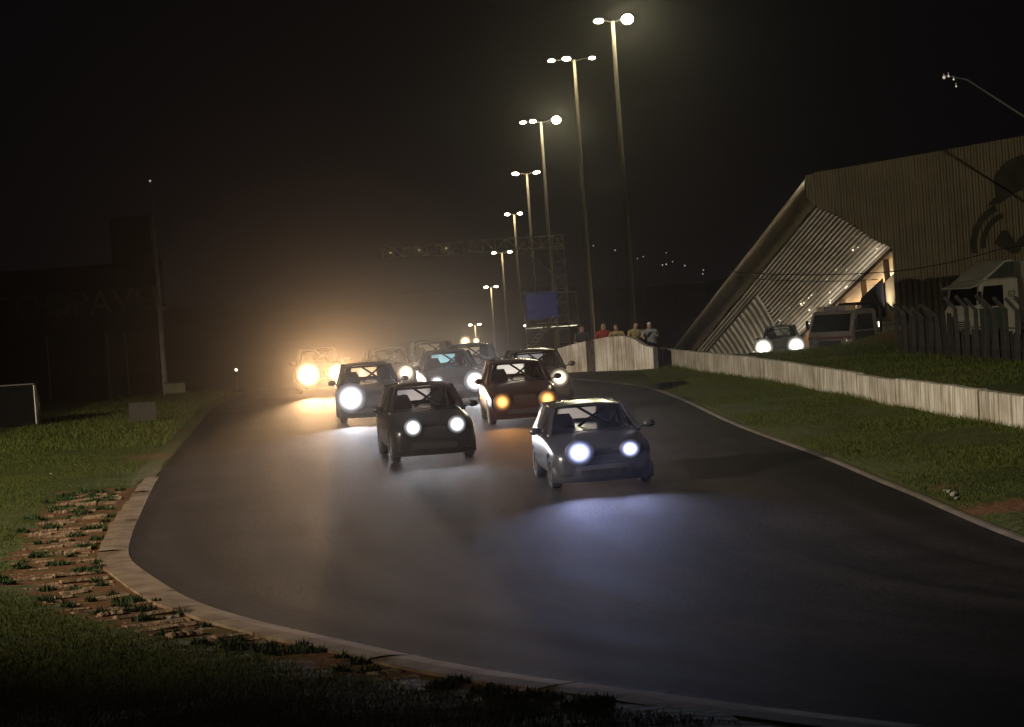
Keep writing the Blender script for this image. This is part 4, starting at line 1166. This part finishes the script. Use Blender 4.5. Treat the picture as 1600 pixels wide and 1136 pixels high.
# ------------------------------------------------------------------ boards, pole and billboard on the left verge
M_BOARDB = mottled('board_back', (.022, .018, .015), (.04, .032, .025), 3, .8)
M_BOARDG = mottled('board_greenish', (.14, .14, .09), (.20, .19, .12), 3, .8)
def verge_board(px0, px1, top, bot, leg, D, yaw, m_, label, grp='small boards on the left verge'):
    l = P(px0, bot, D); r = P(px1, bot, D); w = abs(r.x - l.x); h = (bot - top) * D / F; c = (l + r) / 2; gz = ground_z(c.x, D)
    root = empty('verge_board', (c.x, D, gz), yaw, label, 'board', grp)
    zb = c.z - gz
    mb = MB(); mb.box((0, 0, zb + h / 2), (w, .04, h)); mb.build('panel', m_, root)
    mb = MB()
    for zz in (zb + .02, zb + h - .02): mb.box((0, -.03, zz), (w + .02, .03, .05))
    mb.build('frame', M_BOARDB, root)
    for s in (-1, 1):
        mb = MB(); mb.box((s * (w / 2 - .03), .035, (zb + h) / 2 - .1), (.05, .05, zb + h + .2)); mb.build('leg', M_BOARDB, root)
verge_board(203, 245, 629, 657, 662, 71.5, 0, M_BOARDB, 'brown low board on two legs, nearer of two on the left verge')
verge_board(258, 290, 597, 616, 621, 86.5, 0, M_BOARDG, 'greenish small board beside the tall pole on the left verge')
# dark advertising box, its lit end towards the cars
c = P(58, 660, 73.5); gz = ground_z(c.x, 73.5)
sg = empty('advertising_board', (c.x, 73.5, gz), math.radians(-4), 'black advertising board at the left edge with a bright white end', 'board')
mb = MB(); mb.box((-1.6, .07, .66), (3.2, .44, 1.16)); mb.build('panel', mat('board_black', (.005, .0045, .005), .8, 0, .05), sg)
mb = MB(); mb.box((-1.6, .07, 1.255), (3.22, .46, .025)); mb.build('frame', mat('board_trim', (.10, .085, .085), .6), sg)
mb = MB(); mb.prism([(.005, -.155, 1.22), (.005, .12, 1.22), (.005, .29, .66), (.005, .12, .10), (.005, -.155, .10)], (.02, 0, 0)); mb.build('end_face', mat('board_white', (.85, .82, .8), .5), sg)
mb = MB(); mb.box((.02, .31, .62), (.03, .04, .6)); mb.build('reflector_strip', mat('red_reflector', (.6, .03, .02), .4), sg)
mb = MB(); mb.box((-2.9, 0, .0), (.08, .08, .6)); mb.box((-.2, 0, .0), (.08, .08, .6)); mb.build('leg', M_BOARDB, sg)
# tall pole
pb = P(258, 596, 90); pt = P(241, 336, 90); gz = ground_z(pb.x, 90)
pole = empty('light_mast', (pb.x, 90, gz), 0, 'tall pale unlit mast standing behind the left verge', 'mast')
mb = MB(); mb.tube([(0, 0, -.3), (0, 0, 3.6), (0, 0, pt.z - gz)], [.10, .085, .05], 12); mb.build('pole', mottled('mast_paint', (.62, .58, .55), (.75, .71, .67), 4, .6), pole, True)
mb = MB(); mb.tube([(0, 0, pt.z - gz - .1), (0, 0, pt.z - gz + 1.15)], .02, 6); mb.build('antenna', M_STEEL, pole)
mb = MB(); mb.ball((0, -.03, pt.z - gz + 1.2), .04, 10, 6); mb.build('beacon', emit('beacon_glow', (.9, .9, 1), .35), pole)
# billboard far left with faint lettering
DB = 128.0
M_BILL = mottled('billboard_dark', (.035, .03, .03), (.05, .042, .04), .6, .9)
M_BILLT = mat('billboard_letters', (.26, .16, .14), .9)
bc = P(112, 470, DB); gz = ground_z(bc.x, DB)
bb = empty('billboard', (bc.x, DB, gz), 0, 'big dark billboard with the faint word COOPAVEL on the far left', 'billboard')
hh = bc.z - gz
mb = MB(); mb.box((-.6, 0, hh), (10.5, .15, 3.4)); mb.build('panel', M_BILL, bb)
tm = obj_from('lettering', text_mesh('COOPAVEL', 1.75, .03, M_BILLT), bb); tm.location = (.35, -.10, hh - .25); tm.rotation_euler = (PI / 2, 0, 0)
for s in (-4.5, -1.5, 1.5, 4.2):
    mb = MB(); mb.box((s, .2, hh / 2 - .3), (.16, .16, hh + 1.6)); mb.build('leg', M_STEEL, bb)
c2 = P(208, 408, DB + 4); gz2 = ground_z(c2.x, DB + 4)
b2 = empty('billboard', (c2.x, DB + 4, gz2), 0, 'faint tall panel rising behind the COOPAVEL billboard beside the mast', 'billboard')
mb = MB(); mb.box((0, 0, c2.z - gz2), (2.1, .2, 4.6)); mb.build('panel', mottled('tall_panel', (.05, .048, .04), (.075, .07, .06), .5, .9), b2)
for s in (-.8, .8):
    mb = MB(); mb.box((s, .2, (c2.z - gz2) / 2 - .3), (.15, .15, c2.z - gz2 + 1)); mb.build('leg', M_STEEL, b2)

# ------------------------------------------------------------------ overhead cables and far lights
M_CABLE = mat('cable_black', (.012, .012, .012), .7)
def cable(pts, r, label, nm='overhead_cable'):
    mb = MB(); mb.tube(pts, r, 6); return tag(mb.build(nm, M_CABLE, None, True), label, 'cable')
def sag(a, b, s, n=16): return [a.lerp(b, i / n) - Vector((0, 0, 4 * s * (i / n) * (1 - i / n))) for i in range(n + 1)]
cable(sag(P(1140, 424, 116), P(1400, 424, 107), .15) + sag(P(1400, 424, 107), P(1560, 390, 104), .1)[1:] + [P(1640, 378, 104)], .022, 'black overhead cable crossing in front of the grandstand, the upper one')
cable(sag(P(1150, 433, 116), P(1365, 437, 114), .12) + [P(1372, 437, 121.0)], .020, 'black overhead cable ending at the parapet, the lower one')
# boom with small lamps at top right, its mast stands outside the view
DM = 110
root = empty('lamp_boom', P(1930, 394, DM), 0, 'thin slanting boom with tiny lamps above the grandstand roof', 'lamp boom')
ro = Vector(root.location)
mb = MB(); mb.tube([Vector((0, 0, 0)), P(1600, 182, DM) - ro, P(1510, 124, DM) - ro, P(1476, 118, DM) - ro], [.05, .045, .035, .02], 8); mb.build('boom', mat('boom_grey', (.45, .45, .46), .5), root, True)
mb = MB(); mb.tube([Vector((0, 0, .2)), Vector((0, 0, ground_z(31, DM) - ro.z - .3))], .12, 10); mb.build('mast', M_STEEL, root, True)
for (px_, py_, r_) in ((1475, 121, .07), (1482, 119, .05), (1490, 124, .045), (1494, 135, .04)):
    q = P(px_, py_, DM) - ro
    mb = MB(); mb.ball(q, (r_, r_, r_), 10, 6); mb.tube([q, q + Vector((0, 0, .15 + .03 * r_))], .008, 5); mb.build('bulb', emit('bulb_glow', (1, .85, .72), .5), root)
for k, (px_, py_, w_) in enumerate([(927, 384, .5), (961, 391, .7), (996, 404, .45), (1005, 401, .45), (1035, 414, .6), (1041, 413, .6), (1051, 409, .4), (1070, 415, .7), (1099, 422, .6), (1098, 428, .6), (8, 428, 1.2), (1041, 395, .3)]):
    q = P(px_, py_, 560)
    lp = empty('town_lamp', (q.x, 560, q.z - 4), 0, 'tiny far town light in the dark above the right barrier' if k != 10 else 'lone faint town light at the far left of the dark', 'light', 'far town lights')
    mb = MB(); mb.ball((0, 0, 4), .07 + .13 * w_, 8, 6); mb.build('bulb', emit('town_glow', (.8, .85, 1), .55), lp)
    mb = MB(); mb.tube([(0, 0, -26), (0, 0, 3.9)], .03, 6); mb.build('pole', M_CABLE, lp)
q = P(369, 578, 175); lp = empty('road_lamp', (q.x, 175, ground_z(q.x, 175)), 0, 'small white light low down left of the orange glare', 'light')
mb = MB(); mb.ball((0, 0, q.z - ground_z(q.x, 175)), .09, 10, 6); mb.build('bulb', emit('road_lamp_glow', (1, .9, .8), 5), lp)
mb = MB(); mb.tube([(0, 0, -.2), (0, 0, q.z - ground_z(q.x, 175))], .05, 6); mb.build('pole', M_STEEL, lp)

# ------------------------------------------------------------------ outside the view: flood masts that light the corner, the right one added
def flood_mast(x, y, h, power, aim, col, label, cone, wide):
    root = empty('flood_mast', (x, y, 0), 0, label, 'flood mast', 'flood masts outside the view')
    mb = MB(); mb.tube([(0, 0, -.3), (0, 0, h)], [.2, .12], 12); mb.build('pole', M_POLE, root, True)
    mb = MB(); mb.box((0, .12, h), (1.1, .25, .5)); hd = mb.build('lamp_head', M_STEEL, root)
    mb = MB(); mb.box((0, .262, h), (1.0, .02, .42)); mb.build('lens', M_LAMP, hd)
    d = Vector(aim) - Vector((x, y, h)); q = d.to_track_quat('-Z', 'Y').to_euler()
    l = light('flood_light', 'SPOT', (0, .5, h), power, col, .25, root, q, cone, .75)
    l.scale = (wide, 1, 1)          # a wide, shallow flood beam
flood_mast(-38, 27, 15, 100000, (1, 48, 0), (1.0, .89, .66), 'flood mast at the outside of the corner beyond the left verge', 31, 3.2)
flood_mast(42, 8, 10, 30000, (21, 114, 2.5), (1.0, .84, .55), 'added unseen flood mast on the right that brightens the grandstand end wall', 11, 1.6)  # added out of view to brighten the end wall and lorry

# ------------------------------------------------------------------ grass and weeds
import numpy as np
rs_ = np.random.default_rng(5)
XA, YA = np.array(XS), np.array(YS); ZG = np.array([q[2] for q in gv]).reshape(len(YS), len(XS))
def zsample(x, y):
    i = np.clip(np.searchsorted(XA, x) - 1, 0, len(XA) - 2); j = np.clip(np.searchsorted(YA, y) - 1, 0, len(YA) - 2)
    u = (x - XA[i]) / (XA[i + 1] - XA[i]); w = (y - YA[j]) / (YA[j + 1] - YA[j])
    return ZG[j, i] * (1 - u) * (1 - w) + ZG[j, i + 1] * u * (1 - w) + ZG[j + 1, i] * (1 - u) * w + ZG[j + 1, i + 1] * u * w
def pip(x, y, poly):
    c = np.zeros(len(x), bool); n = len(poly); j = n - 1
    for i in range(n):
        a, b = poly[i], poly[j]
        if a.y != b.y:
            k = ((a.y > y) != (b.y > y)) & (x < (b.x - a.x) * (y - a.y) / (b.y - a.y) + a.x); c ^= k
        j = i
    return c
def dline(x, y, line):
    best = np.full(len(x), 1e9)
    for a, b in zip(line, line[1:]):
        dx, dy = b.x - a.x, b.y - a.y; l2 = max(dx * dx + dy * dy, 1e-9)
        t = np.clip(((x - a.x) * dx + (y - a.y) * dy) / l2, 0, 1)
        best = np.minimum(best, (x - a.x - t * dx) ** 2 + (y - a.y - t * dy) ** 2)
    return np.sqrt(best)
def grass_material(name, a, b_):
    M = mat(name, a, .85, 0, .15); nt, N, L, b = nodes(M)
    at_ = N.new('ShaderNodeAttribute'); at_.attribute_name = 'tone'
    mx = N.new('ShaderNodeMix'); mx.data_type = 'RGBA'; mx.inputs['A'].default_value = (*a, 1); mx.inputs['B'].default_value = (*b_, 1)
    L.new(at_.outputs['Fac'], mx.inputs[0]); L.new(mx.outputs['Result'], b.inputs['Base Color'])
    return M
def blades(name, x, y, h, w, m_, kind='stuff'):
    n = len(x); z = zsample(x, y) - .01
    ang = rs_.uniform(0, 2 * PI, n); lean = rs_.uniform(.1, .8, n) * h; la = rs_.uniform(0, 2 * PI, n)
    dx, dy = np.cos(ang) * w / 2, np.sin(ang) * w / 2
    v = np.empty((n, 3, 3)); v[:, 0] = np.stack([x - dx, y - dy, z], 1); v[:, 1] = np.stack([x + dx, y + dy, z], 1)
    v[:, 2] = np.stack([x + lean * np.cos(la), y + lean * np.sin(la), z + h], 1)
    me = bpy.data.meshes.new(name); me.vertices.add(3 * n); me.loops.add(3 * n); me.polygons.add(n)
    me.vertices.foreach_set('co', v.reshape(-1)); me.loops.foreach_set('vertex_index', np.arange(3 * n, dtype=np.int32))
    me.polygons.foreach_set('loop_start', np.arange(0, 3 * n, 3, dtype=np.int32)); me.update(calc_edges=True); me.validate()
    tone = np.repeat(np.clip(rs_.normal(.45, .28, n), 0, 1), 3); at_ = me.attributes.new('tone', 'FLOAT', 'POINT'); at_.data.foreach_set('value', tone.astype(np.float32))
    me.materials.append(m_)
    o = obj_from(name, me); o['kind'] = kind
    return o
M_GRASS = grass_material('grass_blades', (.045, .064, .009), (.085, .092, .020))
M_WEED = grass_material('weed_leaves', (.020, .045, .014), (.055, .085, .025))
def patch(n, x0, x1, y0, y1):
    return rs_.uniform(x0, x1, n), rs_.uniform(y0, y1, n)
def clumped(x, y, f, thr):
    k = np.array([noise.noise((a * f, b * f, 9.3)) for a, b in zip(x, y)]); return k > thr
x, y = patch(330000, -16, 3, 19, 62)
keep = ~pip(x, y, ROAD_POLY) & (x < 0.9 * y * .45) & (np.abs(x) < y * .215 + 1)
dl = dline(x, y, [p for p in LS if p.y < 66]); rl_ = np.where((y > 33) & (y < 47.5), 1.75, np.where(y <= 33, np.clip(1.9 - .085 * (33 - y), .9, 2), .5))
keep &= (dl > rl_ * rs_.uniform(.85, 1.1, len(x)))
x, y = x[keep], y[keep]
hl = rs_.uniform(.012, .055, len(x)) * (1 + .5 * np.sin(x * 1.7) * np.cos(y * .9))
blades('grass', x, y, hl, rs_.uniform(.008, .018, len(x)), M_GRASS)
x, y = patch(150000, -9, 3, 18.8, 31)
keep = ~pip(x, y, ROAD_POLY) & (np.abs(x) < y * .215 + 1)
dl = dline(x, y, [p for p in LS if p.y < 66]); keep &= dl > np.clip(1.9 - .085 * (33 - y), .75, 2) * rs_.uniform(.75, 1.2, len(x))
x, y = x[keep], y[keep]
blades('grass', x, y, rs_.uniform(.015, .06, len(x)), rs_.uniform(.006, .014, len(x)), M_GRASS)
x, y = patch(240000, 4, 13, 26, 84)
wx = np.interp(y, [q[1] for q in WALL_LINE[::-1]], [q[0] for q in WALL_LINE[::-1]])
keep = ~pip(x, y, ROAD_POLY) & (x < wx - .12) & (np.abs(x) < y * .215 + 1)
dl = dline(x, y, [p for p in RS if p.y < 90]); keep &= dl > .25
x, y = x[keep], y[keep]; wx = wx[keep]
near_wall = np.clip(1 - (wx - x) / .7, 0, 1)
dirt_ = np.array([dirt_amount(a, b) for a, b in zip(x, y)]); kk = rs_.random(len(x)) > dirt_ * 1.3
hl = (rs_.uniform(.015, .06, len(x)) * (1 + .6 * np.sin(x * 1.3 + 1) * np.cos(y * .7))) + near_wall * rs_.uniform(0, .16, len(x))
blades('grass', x[kk], y[kk], hl[kk], rs_.uniform(.008, .02, len(x))[kk], M_GRASS)
x, y = patch(26000, -14, -7, 60, 94); keep = ~pip(x, y, ROAD_POLY) & (dline(x, y, [p for p in LS if p.y < 110]) > .4); x, y = x[keep], y[keep]
blades('grass', x, y, rs_.uniform(.04, .14, len(x)), rs_.uniform(.012, .03, len(x)), M_GRASS)
x, y = patch(30000, 8.3, 17, 60, 92)
wx = np.interp(y, [q[1] for q in WALL_LINE[::-1]], [q[0] for q in WALL_LINE[::-1]]); keep = (x > wx + 2.6 + rs_.uniform(-.3, .3, len(x))); x, y = x[keep], y[keep]
blades('grass', x, y, rs_.uniform(.03, .12, len(x)), rs_.uniform(.012, .03, len(x)), M_GRASS)
# weeds growing through the rumble blocks and along the kerb
wxs, wys, whs = [], [], []
for (c, wd) in RUMBLE_PTS:
    for _ in range(random.choice((0, 1, 2, 2, 3))):
        cx, cy_ = c.x + random.uniform(-.62, .62) * wd, c.y + random.uniform(-.35, .35); r = random.uniform(.06, .20); n = int(150 * r / .15)
        a = rs_.uniform(0, 2 * PI, n); d = r * np.sqrt(rs_.random(n)); wxs.append(cx + d * np.cos(a)); wys.append(cy_ + d * np.sin(a) * .8); whs.append(rs_.uniform(.03, .12, n) * (1.15 - d / r * .6))
x, y, h_ = np.concatenate(wxs), np.concatenate(wys), np.concatenate(whs)
blades('weeds', x, y, h_, rs_.uniform(.015, .04, len(x)), M_WEED)
# litter by the road
litter = MB()
for (px_, py_, r_) in ((1484, 772, .05), (1492, 778, .07), (1478, 770, .04), (1496, 783, .04), (238, 962, .04), (268, 968, .035), (80, 745, .03), (210, 955, .035)):
    d = P(px_, py_, 10) - Vector((0, 0, CAM_H)); k = CAM_H / -d.z; q = Vector((0, 0, CAM_H)) + d * k
    zz = float(zsample(np.array([q.x]), np.array([q.y]))[0]); zz = max(zz, .012 if in_poly(q.x, q.y, ROAD_POLY) else zz)
    litter.ball((q.x, q.y, zz + r_ * .5), (r_, r_ * .8, r_ * .6), 7, 5)
lo = litter.build('litter', mat('litter_white', (.22, .20, .17), .8)); lo['kind'] = 'stuff'

# ------------------------------------------------------------------ night haze
hz_v = [(x_, y_, z_) for x_ in (-425, 425) for y_ in (-78, 705) for z_ in (-27.5, 48)]
hm = mesh_data('haze', hz_v, [(0, 1, 3, 2), (4, 6, 7, 5), (0, 4, 5, 1), (2, 3, 7, 6), (0, 2, 6, 4), (1, 5, 7, 3)], [])
bm = bmesh.new(); bm.from_mesh(hm); bmesh.ops.recalc_face_normals(bm, faces=bm.faces); bm.to_mesh(hm); bm.free()
HM = bpy.data.materials.new('haze'); HM.use_nodes = True; nt = HM.node_tree; nt.nodes.remove(nt.nodes['Principled BSDF'])
pv = nt.nodes.new('ShaderNodeVolumePrincipled'); pv.inputs['Color'].default_value = (.92, .88, .86, 1); pv.inputs['Density'].default_value = HAZE_DENSITY; pv.inputs['Anisotropy'].default_value = HAZE_G
nt.links.new(pv.outputs[0], nt.nodes['Material Output'].inputs['Volume']); hm.materials.append(HM)
tag(obj_from('haze', hm), kind='stuff')

# dust thrown up by the pack: a soft-edged cloud round the rear cars
mb = MB(); mb.ball((0, 0, 0), (11, 30, 6.5), 32, 16)
dust = mb.build('dust', [], None)
dust.location = (-4.4, 86, 1.2)
DMt = bpy.data.materials.new('dust'); DMt.use_nodes = True; nt = DMt.node_tree; N = nt.nodes; L = nt.links; N.remove(N['Principled BSDF'])
pv = N.new('ShaderNodeVolumePrincipled'); pv.inputs['Color'].default_value = (.95, .90, .86, 1); pv.inputs['Anisotropy'].default_value = .62
tc = N.new('ShaderNodeTexCoord'); mp = N.new('ShaderNodeMapping'); mp.inputs['Scale'].default_value = (1 / 11, 1 / 30, 1 / 6.5); L.new(tc.outputs['Object'], mp.inputs['Vector'])
ln_ = N.new('ShaderNodeVectorMath'); ln_.operation = 'LENGTH'; L.new(mp.outputs[0], ln_.inputs[0])
mr = N.new('ShaderNodeMapRange'); mr.interpolation_type = 'SMOOTHSTEP'; mr.inputs['From Min'].default_value = .1; mr.inputs['From Max'].default_value = 1.0; mr.inputs['To Min'].default_value = DUST; mr.inputs['To Max'].default_value = 0
L.new(ln_.outputs['Value'], mr.inputs['Value']); L.new(mr.outputs[0], pv.inputs['Density']); L.new(pv.outputs[0], N['Material Output'].inputs['Volume'])
dust.data.materials.append(DMt)
tag(dust, kind='stuff')
